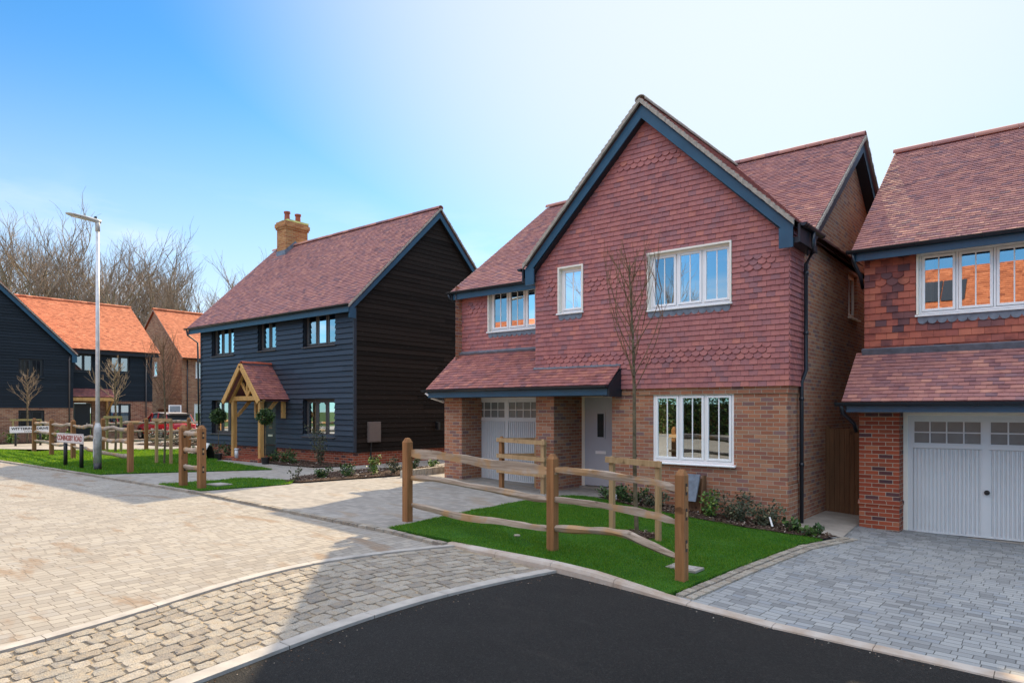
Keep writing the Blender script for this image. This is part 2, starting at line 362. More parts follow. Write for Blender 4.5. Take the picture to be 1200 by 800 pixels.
def wall(mb, F, u0, u1, z0, z1, holes=(), reveal=.12):
    us = sorted({u0, u1, *[h[0] for h in holes], *[h[1] for h in holes]}); zs = sorted({z0, z1, *[h[2] for h in holes], *[h[3] for h in holes]})
    us = [q for q in us if u0 <= q <= u1]; zs = [q for q in zs if z0 <= q <= z1]
    for a, b in zip(us, us[1:]):
        for c, d in zip(zs, zs[1:]):
            mu, mz = (a + b) / 2, (c + d) / 2
            if any(h[0] < mu < h[1] and h[2] < mz < h[3] for h in holes): continue
            mb.face([F(a, 0, c), F(b, 0, c), F(b, 0, d), F(a, 0, d)])
    for h in holes:
        a, b, c, d = h; r = -reveal
        mb.face([F(a, 0, c), F(a, r, c), F(a, r, d), F(a, 0, d)]); mb.face([F(b, 0, c), F(b, r, c), F(b, r, d), F(b, 0, d)])
        mb.face([F(a, 0, d), F(b, 0, d), F(b, r, d), F(a, r, d)]); mb.face([F(a, 0, c), F(b, 0, c), F(b, r, c), F(a, r, c)])

def cut(a, b, z, holes):
    """pieces of [a,b] at height z that miss the holes"""
    iv = [(a, b)]
    for h in holes:
        if not (h[2] < z < h[3]): continue
        nv = []
        for p, q in iv:
            if h[1] <= p or h[0] >= q: nv.append((p, q)); continue
            if h[0] > p: nv.append((p, h[0]))
            if h[1] < q: nv.append((h[1], q))
        iv = nv
    return [(p, q) for p, q in iv if q - p > .012]

def tiles(mb, P, u0, u1, v0, v1, lim=None, holes=(), tw=.158, g=.10, bands=(), h=.026, jit=1., first=0, skip=None):
    """overlapping plain tiles laid in courses. P(u,v,h)->point, v up the slope; lim(v)->(lo,hi); bands: (u0,u1,v0,v1) of club tiles"""
    rows = int(math.ceil((v1 - v0) / g - .15)); top = 1.55
    for r in range(rows):
        v = v0 + r * g; lo, hi = u0, u1
        if lim: lo, hi = lim(v + g * .6)
        if hi - lo < .03: continue
        off = (r % 2) * tw / 2; k0 = int(math.floor((lo - u0 - off) / tw)); k1 = int(math.ceil((hi - u0 - off) / tw))
        for k in range(k0, k1 + 1):
            a = u0 + off + k * tw; b = a + tw
            a2, b2 = max(a, lo), min(b, hi)
            if b2 - a2 < .015: continue
            pcs = cut(a2, b2, v + g * .5, holes)
            for hh_ in holes:
                if v < hh_[3] and v + g * top > hh_[2]:
                    for ed in hh_[:2]: pcs = [z_ for p, q in pcs for z_ in (((p, ed), (ed, q)) if p + .01 < ed < q - .01 else ((p, q),))]
            for p, q in pcs:
                if skip and skip((p + q) / 2, v + g * .5): continue
                t, t2 = (R() + R()) / 2, R()
                if R() < .06: t = R()
                dz = U(-.002, .002) * jit; hb = h + U(-.003, .003) * jit; tilt = U(-.0025, .0025) * jit
                p += .0018; q -= .0018
                vt = min(v + g * top, v1 + .005) if v + g * top > v1 else v + g * top
                vlo = v
                for hh_ in holes:
                    if p < hh_[1] - .004 and q > hh_[0] + .004:
                        if v < hh_[2] < vt: vt = hh_[2]
                        if v < hh_[3] <= v + g: vlo = hh_[3]
                f = (vt - v) / (g * top); ht = lerp(hb, .001, f)
                club = len(bands) and (q - p) > tw * .8 and any(B[0] <= (p + q) / 2 <= B[1] and B[2] <= v + g / 2 <= B[3] for B in bands)
                if club:
                    m = (p + q) / 2; w = (q - p) / 2; sh = g * .52
                    low = [(p, v + sh)] + [(m - w * math.cos(x) * .97, v + sh * (1 - math.sin(x)) ** .9 * 1 + dz) for x in (.25, .6, 1., math.pi / 2, math.pi - 1., math.pi - .6, math.pi - .25)] + [(q, v + sh)]
                    fr_ = [P(x, y, hb * 1.15 - (y - v) * .1 + tilt) for x, y in low]; bk = [P(x, y, -.002) for x, y in low]
                    n_ = len(low); vs = fr_ + [P(q, vt, ht), P(p, vt, ht)] + bk
                    fs = [tuple(range(n_ + 2))] + [(i + 1, i, n_ + 2 + i, n_ + 3 + i) for i in range(n_ - 1)]
                    mb.raw(vs, fs, t, t2)
                else:
                    vb = max(v + dz, vlo) if vlo > v else v + dz
                    vs = [P(p, vb, hb + tilt), P(q, vb, hb - tilt), P(q, vt, ht), P(p, vt, ht), P(p, vb, 0), P(q, vb, 0), P(q, vt, 0), P(p, vt, 0)]
                    mb.raw(vs, [(0, 1, 2, 3), (0, 4, 5, 1), (0, 3, 7, 4), (1, 5, 6, 2)], t, t2)

def boards(mb, F, u0, u1, z0, z1, lim=None, holes=(), g=.15, h=.032):
    rows = int(math.ceil((z1 - z0) / g))
    for r in range(rows):
        z = z0 + r * g; zt = min(z + g * 1.04, z1)
        lo0, hi0 = (lim(z) if lim else (u0, u1)); lo1, hi1 = (lim(zt) if lim else (u0, u1))
        if hi0 - lo0 < .05: continue
        for p, q in cut(lo0, hi0, z + g / 2, holes):
            x = p
            while x < q - .01:
                e = min(q, x + U(1.8, 4.2))
                if q - e < .5: e = q
                xa1 = lo1 if (x == lo0) else x; xb1 = hi1 if (e == hi0) else e
                if xb1 < xa1: xb1 = xa1 = (xa1 + xb1) / 2
                t = R(); hh = h + U(-.004, .004)
                ns = max(1, int((e - x) / .5)); dzs = [U(-.005, .005) for _ in range(ns + 1)]
                for i in range(ns):
                    f0, f1 = i / ns, (i + 1) / ns
                    b0, b1 = lerp(x, e, f0), lerp(x, e, f1); t0, t1 = lerp(xa1, xb1, f0), lerp(xa1, xb1, f1)
                    vs = [F(b0, hh, z + dzs[i]), F(b1 - (.003 if i == ns - 1 else 0), hh, z + dzs[i + 1]), F(t1, .008, zt), F(t0, .008, zt), F(b0, 0, z + dzs[i]), F(b1, 0, z + dzs[i + 1])]
                    mb.raw(vs, [(0, 1, 2, 3), (0, 4, 5, 1)], t)
                x = e
# ---------------------------------------------------------------- house components
def window(par, F, u0, u1, z0, z1, lights=3, mat='white', depth=.10, bar=True, lining='cream', sill=True, apron=0, curtains=(), horiz=None, room=.9, name='window', interior='interior', blind=0, fw=.05, sw=.045):
    fr = MB(); d = -depth
    for a, b, c, e in ((u0, u0 + fw, z0, z1), (u1 - fw, u1, z0, z1), (u0 + fw, u1 - fw, z0, z0 + fw), (u0 + fw, u1 - fw, z1 - fw, z1)):
        fr.fbox(F, a, b, d - .06, d, c, e)
    w = (u1 - u0 - 2 * fw) / lights
    panes = MB(); barl = []
    for i in range(lights):
        a = u0 + fw + i * w; b = a + w
        if i: fr.fbox(F, a - .018, a + .018, d - .055, d - .004, z0 + fw, z1 - fw)
        g = .006; a += g + (.018 if i else 0); b -= g + (.018 if i < lights - 1 else 0); c = z0 + fw + g; e = z1 - fw - g
        for p, q, r_, s_ in ((a, a + sw, c, e), (b - sw, b, c, e), (a + sw, b - sw, c, c + sw), (a + sw, b - sw, e - sw, e)):
            fr.fbox(F, p, q, d - .05, d + .012, r_, s_)
        pa, pb, pc, pe = a + sw, b - sw, c + sw, e - sw
        panes.face([F(pa, d - .012, pc), F(pb, d - .012, pc), F(pb, d - .012, pe), F(pa, d - .012, pe)])
        if bar:
            m = (pa + pb) / 2; bars = MB(); barl.append(bars); bars.fbox(F, m - .010, m + .010, d - .016, d - .004, pc, pe)
            if horiz:
                for hz in range(1, horiz): zz = lerp(pc, pe, hz / horiz); bars.fbox(F, pa, pb, d - .016, d - .004, zz - .009, zz + .009)
    win = fr.build(name, M[mat], par, bevel=.004)
    panes.build('pane', M['glass'], win)
    for bars in barl: bars.build('glazing_bar', M[mat], win)
    if lining:
        li = MB(); t = .022; o_ = .018
        li.fbox(F, u0 - t, u0 + .012, d - .05, o_ + .02, z0, z1 + t); li.fbox(F, u1 - .012, u1 + t, d - .05, o_ + .02, z0, z1 + t); li.fbox(F, u0 + .012, u1 - .012, d - .05, o_ + .02, z1 - .012, z1 + t)
        li.build('lining', M[lining], win)
    if sill:
        s_ = MB(); pts = [(-.09, -.035), (.05, -.045), (.055, -.03), (.05, -.014), (-.09, .004)]
        A = [F(u0 - .04, d + .07 + a if a < 0 else .02 + a, z0 + b) for a, b in pts]; B = F(u1 + .04, 0, 0) - F(u0 - .04, 0, 0)
        s_.prism(A, B); s_.build('sill', M[mat if mat != 'frame_dark' else 'frame_dark'], win)
    if apron:
        ap = MB(); n_ = max(2, round((u1 - u0) / .15)); w_ = (u1 - u0) / n_
        ap.face([F(u0, .034, z0 - .03), F(u1, .034, z0 - .03), F(u1, .034, z0 - apron * .6), F(u0, .034, z0 - apron * .6)])
        for i in range(n_):
            a = u0 + i * w_; low = [(a + w_ * (.5 - .5 * math.cos(x)), z0 - apron * .6 - apron * .4 * math.sin(x)) for x in [math.pi * k / 6 for k in range(7)]]
            ap.face([F(p, .034, q) for p, q in low])
        ap.build('lead_apron', M['lead'], win)
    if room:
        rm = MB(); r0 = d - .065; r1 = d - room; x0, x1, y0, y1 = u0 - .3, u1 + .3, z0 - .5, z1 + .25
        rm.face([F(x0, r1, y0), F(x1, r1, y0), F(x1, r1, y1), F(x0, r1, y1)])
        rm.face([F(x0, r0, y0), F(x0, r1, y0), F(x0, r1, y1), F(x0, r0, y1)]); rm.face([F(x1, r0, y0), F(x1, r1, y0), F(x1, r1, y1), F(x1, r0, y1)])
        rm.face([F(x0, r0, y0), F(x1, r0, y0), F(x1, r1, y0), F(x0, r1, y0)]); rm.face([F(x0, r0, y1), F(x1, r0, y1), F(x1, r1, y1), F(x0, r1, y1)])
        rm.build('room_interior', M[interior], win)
    for k, (a, b, cm) in enumerate(curtains):
        cu = MB(); n_ = max(4, int((b - a) / .035)); ys = d - .16
        pts = [(lerp(a, b, i / n_), ys + .022 * math.sin(i * 1.7 + k) + .008 * math.sin(i * 3.1)) for i in range(n_ + 1)]
        for (p, q), (p2, q2) in zip(pts, pts[1:]): cu.face([F(p, q, z0 - .1), F(p2, q2, z0 - .1), F(p2, q2, z1 + .05), F(p, q, z1 + .05)])
        cu.build('curtain', M[cm], win, smooth=True)
    return win

def gutter(par, P0, P1, out, mat='gutter', name='gutter', r=.058):
    """half-round gutter from P0 to P1; out = horizontal unit vector away from the wall"""
    P0, P1, out = Vector(P0), Vector(P1), Vector(out); mb = MB(); c = out * r
    prof = [(math.cos(a) * r, math.sin(a) * r) for a in [math.pi + math.pi * i / 8 for i in range(9)]]
    inn = [(x * .9, y * .9) for x, y in prof][::-1]
    mb.prism([P0 + out * (r + x) + Vector((0, 0, y)) for x, y in prof + inn], P1 - P0)
    L = (P1 - P0).length; d = (P1 - P0) / L
    for i in range(int(L / 1.0) + 1):
        q = P0 + d * min(L - .03, .12 + i * 1.0)
        mb.prism([q + out * (r + x * 1.1) + Vector((0, 0, y * 1.12)) for x, y in prof + inn], d * .035)
    for e in (P0, P1 - d * .01):
        mb.prism([e + out * (r + x) + Vector((0, 0, y)) for x, y in prof], d * .01)
    return mb.build(name, M[mat], par)

def downpipe(par, pts, mat='gutter', r=.036, brackets=()):
    mb = MB(); mb.tube(pts, r, 10)
    for x, y, z in brackets: mb.tube([(x, y, z - .03), (x, y, z + .03)], r * 1.3, 10)
    return mb.build('downpipe', M[mat], par, smooth=True)

def garage_door(par, F, u0, u1, z0, z1, handle=True, centre=True):
    fr = MB(); t = .07
    fr.fbox(F, u0 - t, u0, -.05, .03, z0 - .02, z1 + t); fr.fbox(F, u1, u1 + t, -.05, .03, z0 - .02, z1 + t); fr.fbox(F, u0, u1, -.05, .03, z1, z1 + t)
    fo = fr.build('garage_door_frame', M['cream'], par, bevel=.004)
    d = MB(); zp = z1 - .58
    d.face([F(u0, -.03, z0), F(u1, -.03, z0), F(u1, -.03, zp), F(u0, -.03, zp)])
    n_ = int((u1 - u0 - .16) / .062); w = (u1 - u0 - .16) / n_; m = (u0 + u1) / 2
    for i in range(n_):
        a = u0 + .08 + i * w
        if abs(a + w / 2 - m) < .05: continue
        d.prism([F(a + .008, -.03, z0 + .03), F(a + .018, -.002, z0 + .03), F(a + w - .018, -.002, z0 + .03), F(a + w - .008, -.03, z0 + .03)], (0, 0, zp - z0 - .04))
    for a, b in ((u0, u0 + .08), (u1 - .08, u1), (m - .05, m + .05)): d.fbox(F, a, b, -.03, .004, z0, z1)
    d.fbox(F, u0, u1, -.03, .006, z0, z0 + .03); 
    for a, b in ((u0 + .08, m - .05), (m + .05, u1 - .08)):
        d.fbox(F, a, b, -.03, .004, zp, zp + .07); d.fbox(F, a, b, -.03, .004, z1 - .09, z1)
    do = d.build('garage_door', M['garage'], par, bevel=.002)
    for a, b in ((u0 + .08, m - .05), (m + .05, u1 - .08)):
        g = MB(); g.face([F(a, -.022, zp + .07), F(b, -.022, zp + .07), F(b, -.022, z1 - .09), F(a, -.022, z1 - .09)])
        go = g.build('window', M['darkglass'], do); br = MB()
        for k in range(5): x = lerp(a + .01, b - .01, k / 4); br.fbox(F, x - .011, x + .011, -.022, -.002, zp + .07, z1 - .09)
        for k in range(3): z = lerp(zp + .08, z1 - .10, k / 2); br.fbox(F, a, b, -.0225, -.003, z - .011, z + .011)
        br.build('glazing_bar', M['garage'], go)
    if handle:
        h = MB(); c = F(m + .02, 0, z0 + .78)
        o = F(0, 1, 0) - F(0, 0, 0)
        h.tube([c, c + o * .042], .042, 12); h.tube([c + o * .03 - Vector((.035, 0, .01)), c + o * .045 + Vector((.035, 0, .01))], .012, 8)
        h.build('handle', M['black'], do)
    st = MB(); st.fbox(F, u0 - .06, u1 + .06, -.05, .10, z0 - .10, z0 - .012); st.build('threshold', M['slab'], par)
    return do

def rake_roof(par, name, P, u0, u1, v1, mat, **k):
    mb = MB(); tiles(mb, P, u0, u1, 0, v1, **k)
    mb.face([P(u0, 0, -.004), P(u1, 0, -.004), P(u1, v1, -.004), P(u0, v1, -.004)], .1)
    mb.face([P(u0, 0, -.09), P(u1, 0, -.09), P(u1, v1, -.09), P(u0, v1, -.09)], .1)
    return mb.build(name, M[mat], par)

def slopeP(O, Udir, Vdir):
    O, Udir, Vdir = Vector(O), Vector(Udir).normalized(), Vector(Vdir).normalized(); N = Udir.cross(Vdir)
    if N.z < 0: N = -N
    return lambda u, v, h: O + Udir * u + Vdir * v + N * h

def ridge(par, a, b, mat, r=.12, seg=.32):
    a, b = Vector(a), Vector(b); L = (b - a).length; d = (b - a) / L; sd = d.cross(Vector((0, 0, 1))).normalized()
    mb = MB(); n_ = max(1, int(L / seg)); w = L / n_
    for i in range(n_):
        p = a + d * (i * w + .003); t = R(); dz = U(-.003, .003)
        prof = [(math.cos(x) * r, math.sin(x) * r * .75 - .02 + dz) for x in [math.radians(-15 + 210 * k / 10) for k in range(11)]]
        inn = [(x * .86, y * .86 - .005) for x, y in prof][::-1]
        mb.prism([p + sd * x + Vector((0, 0, y)) for x, y in prof + inn], d * (w - .006), t)
    return mb.build('ridge_tile', M[mat], par)

def barge(par, O, A, B, out, w, thick=.03, mat='bluepaint', foot=True, inward=0):
    """barge boards on the gable whose apex is O and feet A and B (roof underside line); out = outward normal"""
    out = Vector(out); O, A, B = Vector(O), Vector(A), Vector(B); dn = Vector((0, 0, -w))
    mb = MB()
    for E in (A, B):
        mb.prism([O, E, E + dn * .8, O + dn], out * thick)
        if foot:
            h = (O - E); h.z = 0; h.normalize()
            mb.prism([E + dn * .1 + out * .003, E + h * .24 + Vector((0, 0, -.02)) + out * .003, E + h * .24 + dn * 1.35 + out * .003, E + dn * 1.35 + out * .003], out * (thick + .003))
    return mb.build('barge_board', M[mat], par)

def verge(mb, O, E, out, h=.05, w=.05):
    """mortared tile edge along a gable from apex O to foot E"""
    O, E, out = Vector(O), Vector(E), Vector(out); L = (E - O).length; n_ = int(L / .11)
    for i in range(n_):
        a = O.lerp(E, i / n_); b = O.lerp(E, (i + 1) / n_); j = Vector((0, 0, U(-.004, .004)))
        up = Vector((0, 0, h * 1.15))
        mb.prism([a + j, b + j + Vector((0, 0, .0)), b + up * .98 + j, a + up * .74 + j], out * (w + U(-.006, .006)), R())

# ================================================================ MAIN HOUSE (tile hung, front gable)
H = thing('tile_hung_house', (-6.7, 16, .2), 'tile-hung brick house with a tall front gable and blue barge boards', 'house')
XL, XR, YF, YR, YB = -9.46, -3.85, 12.5, 13.16, 21.35     # wing left/right, wing front, recessed front, back
HX = -12.38
wm = [(-6.61, -4.91, 4.01, 5.13), (-8.81, -8.19, 4.14, 5.13)]
gw = (-6.54, -4.87, .97, 2.33)
lw = (-11.45, -9.75, 3.98, 5.02)
sw_ = (16.84, 17.7, 4.11, 5.12)
# brick ground floor
b = MB(); Fb = frameY(12.55)
wall(b, Fb, -7.49, -3.9, .66, 2.44, [gw], .1)
Fp = frameY(12.535); wall(b, Fp, -7.505, -3.885, -.35, .66, [], .1); b.face([Fp(-7.505, 0, .66), Fp(-3.885, 0, .66), Fp(-3.885, -.02, .66), Fp(-7.505, -.02, .66)])
b.face([(-3.885, 12.535, -.35), (-3.885, 13.28, -.35), (-3.885, 13.28, .66), (-3.885, 12.535, .66)])
b.face([(-3.9, 12.55, .66), (-3.9, 13.3, .66), (-3.9, 13.3, 2.44), (-3.9, 12.55, 2.44)])
b.box(-7.49, -3.87, 12.522, 12.7, 2.30, 2.46); b.box(-3.93, -3.872, 12.6, 13.3, 2.301, 2.46)
b.face([(-7.49, 12.55, 0), (-7.49, 13.6, 0), (-7.49, 13.6, 2.44), (-7.49, 12.55, 2.44)])
b.face([(-7.505, 12.535, -.1), (-7.505, 13.6, -.1), (-7.505, 13.6, .66), (-7.505, 12.535, .66)])
# side wall with gable
Fs = frameX(-3.9)
wall(b, Fs, 13.3, YB, -.6, 5.3, [sw_], .12)
def mz(y): return 8.13 - .74 * abs(17.25 - y)
b.face([Fs(13.3, 0, 5.3), Fs(YB, 0, 5.3), Fs(YB, 0, mz(YB)), Fs(17.25, 0, mz(17.25)), Fs(13.42, 0, mz(13.42))])
b.face([Fs(12.9, -.002, 2.44), Fs(13.3, -.002, 2.44), Fs(13.3, -.002, 5.3), Fs(12.9, -.002, 5.2)])
# piers, recess walls, back
b.box(HX, -11.78, 12.5, 13.3, .0, 2.46); b.box(-9.46, -8.96, 12.5, 13.6, .0, 2.46)
b.box(-9.6, -9.46, 13.15, 13.4, 0, 2.46); b.box(-11.9, -9.5, 13.42, 13.5, 0, 2.6)
Fd = frameY(13.6); wall(b, Fd, -8.96, -7.49, 0, 2.46, [(-8.94, -7.86, .2, 2.36)], .1)
b.face([(HX, 12.9, 0), (HX, YB, 0), (HX, YB, 5.2), (HX, 12.9, 5.2)]); b.face([(HX, 13.2, 5.2), (HX, YB, 5.2), (HX, 17.25, 8.1)])
b.face([(HX, YB, 0), (-3.9, YB, -.4), (-3.9, YB, 5.2), (HX, YB, 5.2)])
b.build('wall', M['brick'], H)
sh = MB()      # backing panels behind the tile hanging
Fw = frameY(12.5)
wall(sh, Fw, XL, XR - .002, 2.44, 5.2, wm, .12); ax = -6.67
sh.face([Fw(XL, 0, 5.2), Fw(XR, 0, 5.2), Fw(ax, 0, 7.95)])
Fr = frameY(YR); wall(sh, Fr, HX, XL, 3.2, 5.2, [lw], .12)
sh.face([(XR, 12.5, 2.44), (XR, 13.3, 2.44), (XR, 13.3, 5.2), (XR, 12.5, 5.2)])
sh.face([(XL, 12.5, 2.44), (XL, 13.2, 2.44), (XL, 13.2, 5.2), (XL, 12.5, 5.2)])
sh.face([(XL, 12.5, 2.44), (XR, 12.5, 2.44), (XR, 12.56, 2.44), (XL, 12.56, 2.44)])
sh.face([(-12.4, 12.06, 2.42), (-7.4, 12.06, 2.42), (-7.4, 13.6, 2.42), (-12.4, 13.6, 2.42)])
sh.build('backing_board', M['soffit'], H)
t_ = MB()
PW = lambda u, v, h: Vector((u, 12.5 - h, v))
rake = lambda z: (max(XL, ax - (8.10 - z) / .99), min(XR, ax + (8.10 - z) / .99))
holes = [(a - .024, b_ + .024, c_ - .03, d_ + .024) for a, b_, c_, d_ in wm]
tiles(t_, PW, XL, XR, 2.43, 7.98, lim=rake, holes=holes + [(-9.6, -7.24, 2.3, 2.86)], h=.03,
      bands=[(-9.2, -4.2, 2.96, 3.23), (-9.2, -8.95, 4.55, 4.9), (-8.05, -6.95, 4.5, 4.79), (-4.72, -4.12, 4.50, 4.85), (-7.4, -5.95, 6.9, 7.15)])
tiles(t_, lambda u, v, h: Vector((XR + h, u, v)), 12.475, 13.3, 2.43, 5.25, h=.03)
tiles(t_, lambda u, v, h: Vector((u, YR - h, v)), HX, XL, 3.38, 5.1, holes=[(lw[0] - .024, lw[1] + .024, lw[2] - .03, lw[3] + .3)], h=.03, bands=[(-12.15, -11.6, 4.45, 4.8)])
t_.build('tile_hanging', M['tile_wall'], H)
# roofs
rake_roof(H, 'roof', slopeP((-12.58, 12.92, 5.06), (1, 0, 0), (0, 1, .74)), 0, 8.95, 5.35, 'tile_roof', tw=.165, g=.10, h=.022)
rake_roof(H, 'roof', slopeP((-12.58, 21.58, 5.06), (1, 0, 0), (0, -1, .74)), 0, 8.95, 5.35, 'tile_roof', g=.21, tw=.33)
for sx in (-1, 1):
    rake_roof(H, 'gable_roof', slopeP((ax + sx * 2.97, 12.28, 8.22 - 2.94), (0, 1, 0), (-sx, 0, .99)), 0, 5.0, 4.18, 'tile_roof', g=.10, h=.022)
ridge(H, (ax, 12.25, 8.22), (ax, 17.2, 8.22), 'tile_edge'); ridge(H, (-12.6, 17.25, 8.29), (-3.62, 17.25, 8.29), 'tile_roof')
def averge(par, *a):
    q = MB(); verge(q, *a); q.build('verge', M['tile_edge'], par)
for sx in (-1, 1): averge(H, (ax, 12.27, 8.13), (ax + sx * 2.97, 12.27, 8.13 - 2.94), (0, -1, 0), .10, .05)
for sy in (-1, 1):
    averge(H, (-3.64, 17.25, 8.19), (-3.64, 17.25 + sy * 4.3, 8.19 - 3.18), (1, 0, 0), .07, .04); averge(H, (-12.58, 17.25, 8.19), (-12.58, 17.25 + sy * 4.3, 8.19 - 3.18), (-1, 0, 0), .07, .04)
barge(H, (ax, 12.33, 8.12), (ax - 2.94, 12.33, 5.20), (ax + 2.94, 12.33, 5.20), (0, -1, 0), .28)
barge(H, (-3.70, 17.25, 8.14), (-3.70, 12.98, 4.98), (-3.70, 21.5, 4.98), (1, 0, 0), .26, mat='soffit', foot=False)
so = MB()
for sx in (-1, 1): so.prism([(ax, 12.335, 7.86), (ax + sx * 2.8, 12.335, 5.09), (ax + sx * 2.8, 12.335, 5.07), (ax, 12.335, 7.84)], (0, .16, 0))
so.box(-3.87, -3.64, 12.36, 13.45, 4.9, 5.0); so.box(-3.66, -3.62, 12.34, 13.3, 4.9, 5.22)
so.box(-9.72, -9.46, 12.36, 13.1, 4.9, 5.0); so.box(-9.74, -9.70, 12.34, 13.05, 4.9, 5.22)
so.prism([(-3.9, 17.25, 7.9), (-3.9, 13.3, 4.98), (-3.9, 13.3, 4.95), (-3.9, 17.25, 7.87)], (.2, 0, 0)); so.prism([(-3.9, 17.25, 7.9), (-3.9, 21.4, 4.83), (-3.9, 21.4, 4.8), (-3.9, 17.25, 7.87)], (.2, 0, 0))
so.build('soffit', M['soffit'], H)
fa = MB(); fa.box(-12.55, -9.5, 12.93, 12.96, 4.86, 5.06); fa.build('fascia', M['bluepaint'], H)
s2 = MB(); s2.box(-12.55, -9.5, 12.96, 13.16, 4.9, 4.93); s2.box(-12.56, -12.5, 12.9, 13.15, 4.86, 5.05); s2.build('soffit', M['soffit'], H)
gutter(H, (-12.66, 12.93, 5.06), (-9.78, 12.93, 5.06), (0, -1, 0))
gutter(H, (-3.62, 12.32, 5.22), (-3.62, 13.5, 5.22), (1, 0, 0)); gutter(H, (-9.74, 12.30, 5.22), (-9.74, 12.95, 5.22), (-1, 0, 0))
downpipe(H, [(-3.56, 12.9, 5.16), (-3.56, 12.9, 4.92), (-3.60, 13.0, 4.84), (-3.76, 13.16, 4.66), (-3.76, 13.16, 2.72), (-3.82, 13.10, 2.5), (-3.82, 13.1, -.2)], brackets=[(-3.76, 13.16, 4.5), (-3.76, 13.16, 3.4), (-3.82, 13.1, 2.2), (-3.82, 13.1, 1.0)])
downpipe(H, [(-12.58, 12.86, 5.0), (-12.58, 12.9, 4.88), (-12.44, 13.2, 4.74), (-12.44, 13.2, 3.6)])
# porch roof
SP = .82
rake_roof(H, 'porch_roof', slopeP((-12.52, 11.98, 2.50), (1, 0, 0), (0, 1, SP)), 0, 5.28, 1.52, 'tile_porch', g=.10, h=.022, lim=lambda v: (0, 5.28 if v < .70 else 3.1))
pf = MB(); pf.box(-12.5, -7.28, 12.0, 12.03, 2.30, 2.48); pf.build('fascia', M['bluepaint'], H)
pb = MB(); pb.prism([(-7.27, 12.0, 2.27), (-7.27, 12.5, 2.27), (-7.27, 12.5, 2.87), (-7.27, 12.0, 2.48)], (.04, 0, 0)); pb.box(-7.40, -7.3, 12.04, 12.5, 2.27, 2.40)
pb.prism([(-12.5, 12.0, 2.3), (-12.5, 12.5, 2.3), (-12.5, 13.16, 3.36), (-12.5, 12.0, 2.44)], (.03, 0, 0)); pb.box(-12.48, -7.42, 12.035, 12.5, 2.29, 2.31)
pb.build('soffit', M['soffit'], H)
gutter(H, (-12.62, 12.0, 2.49), (-7.24, 12.0, 2.49), (0, -1, 0))
wp = MB(); wp.tube([(-12.5, 11.95, 2.42), (-12.44, 12.1, 2.3), (-12.36, 12.45, 2.2)], .03, 8); wp.build('downpipe', M['white'], H, smooth=True)
ld = MB(); ld.prism([(-9.5, 12.44, 2.93), (-9.5, 12.47, 2.80), (-9.5, 12.50, 2.97)], (2.26, 0, 0)); ld.prism([(HX - .02, 13.04, 3.46), (HX - .02, 13.10, 3.38), (HX - .02, 13.15, 3.52)], (2.92, 0, 0)); ld.build('lead_flashing', M['lead'], H)
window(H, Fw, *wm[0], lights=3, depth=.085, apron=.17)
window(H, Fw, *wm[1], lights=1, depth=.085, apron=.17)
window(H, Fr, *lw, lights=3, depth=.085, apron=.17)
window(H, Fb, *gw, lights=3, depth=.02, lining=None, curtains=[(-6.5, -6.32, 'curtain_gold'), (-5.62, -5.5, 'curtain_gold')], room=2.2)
window(H, Fs, *sw_, lights=1, depth=.07, mat='cream', lining=None)
garage_door(H, frameY(13.24), -12.02, -9.86, .22, 2.30, handle=False)
# front door
Fdd = frameY(13.6); df = MB(); df.fbox(Fdd, -8.94, -8.86, -.06, .0, .2, 2.36); df.fbox(Fdd, -7.94, -7.86, -.06, .0, .2, 2.36); df.fbox(Fdd, -8.86, -7.94, -.06, 0, 2.29, 2.36); df.build('door_frame', M['cream'], H, bevel=.004)
dd = MB(); dd.fbox(Fdd, -8.86, -7.94, -.05, -.012, .24, 2.29); do = dd.build('front_door', M['door_grey'], H, bevel=.004)
q = MB()
for a, b_, c_, d_ in ((-8.55, -8.51, 1.33, 1.95), (-8.33, -8.29, 1.33, 1.95), (-8.51, -8.33, 1.91, 1.95), (-8.51, -8.33, 1.33, 1.37)): q.fbox(Fdd, a, b_, -.02, .008, c_, d_)
q.build('panel_frame', M['door_grey'], do)
q = MB(); q.fbox(Fdd, -8.51, -8.33, -.02, -.004, 1.37, 1.91); q.build('glazed_panel', M['carglass'], do)
q = MB(); q.fbox(Fdd, -8.56, -8.28, -.012, .006, .98, 1.05); q.build('letter_plate', M['white'], do, bevel=.004)
q = MB(); q.tube([Fdd(-8.0, -.01, 1.15), Fdd(-8.0, .04, 1.15), Fdd(-8.10, .045, 1.15)], .012, 8); q.build('handle', M['chrome'], do)
q = MB(); q.fbox(Fdd, -8.94, -7.86, -.1, .12, .12, .225); q.build('door_step', M['slab'], H)

# ================================================================ RIGHT HOUSE
K = thing('brick_garage_house', (2, 18, -.3), 'brighter red tiled house at the right edge with a wide window above its garage', 'house')
KL = -3.06; kw = (-2.17, .13, 3.74, 4.87)
b = MB(); b.box(-3.01, -2.36, 13.8, 14.5, -.4, 2.2); b.box(.12, 7, 13.8, 14.5, -.5, 2.2)
b.box(-3.03, -2.345, 13.785, 14.49, .28, .352); b.box(-2.36, .12, 14.4, 14.5, -.3, 2.4)
b.face([(KL, 14.5, -.4), (KL, 22.6, -.4), (KL, 22.6, 5.1), (KL, 14.5, 5.1)]); b.face([(KL, 14.5, 5.1), (KL, 22.6, 5.1), (KL, 18.2, 7.9)])
b.face([(KL, 22.6, -.4), (7, 22.6, -.4), (7, 22.6, 5.1), (KL, 22.6, 5.1)]); b.face([(7, 14.5, -.4), (7, 22.6, -.4), (7, 22.6, 5.1), (7, 18.2, 7.9), (7, 14.5, 5.1)])
b.build('wall', M['brick_red'], K)
Fk = frameY(14.46); sh = MB(); wall(sh, Fk, KL, 7, 2.2, 5.05, [kw], .12)
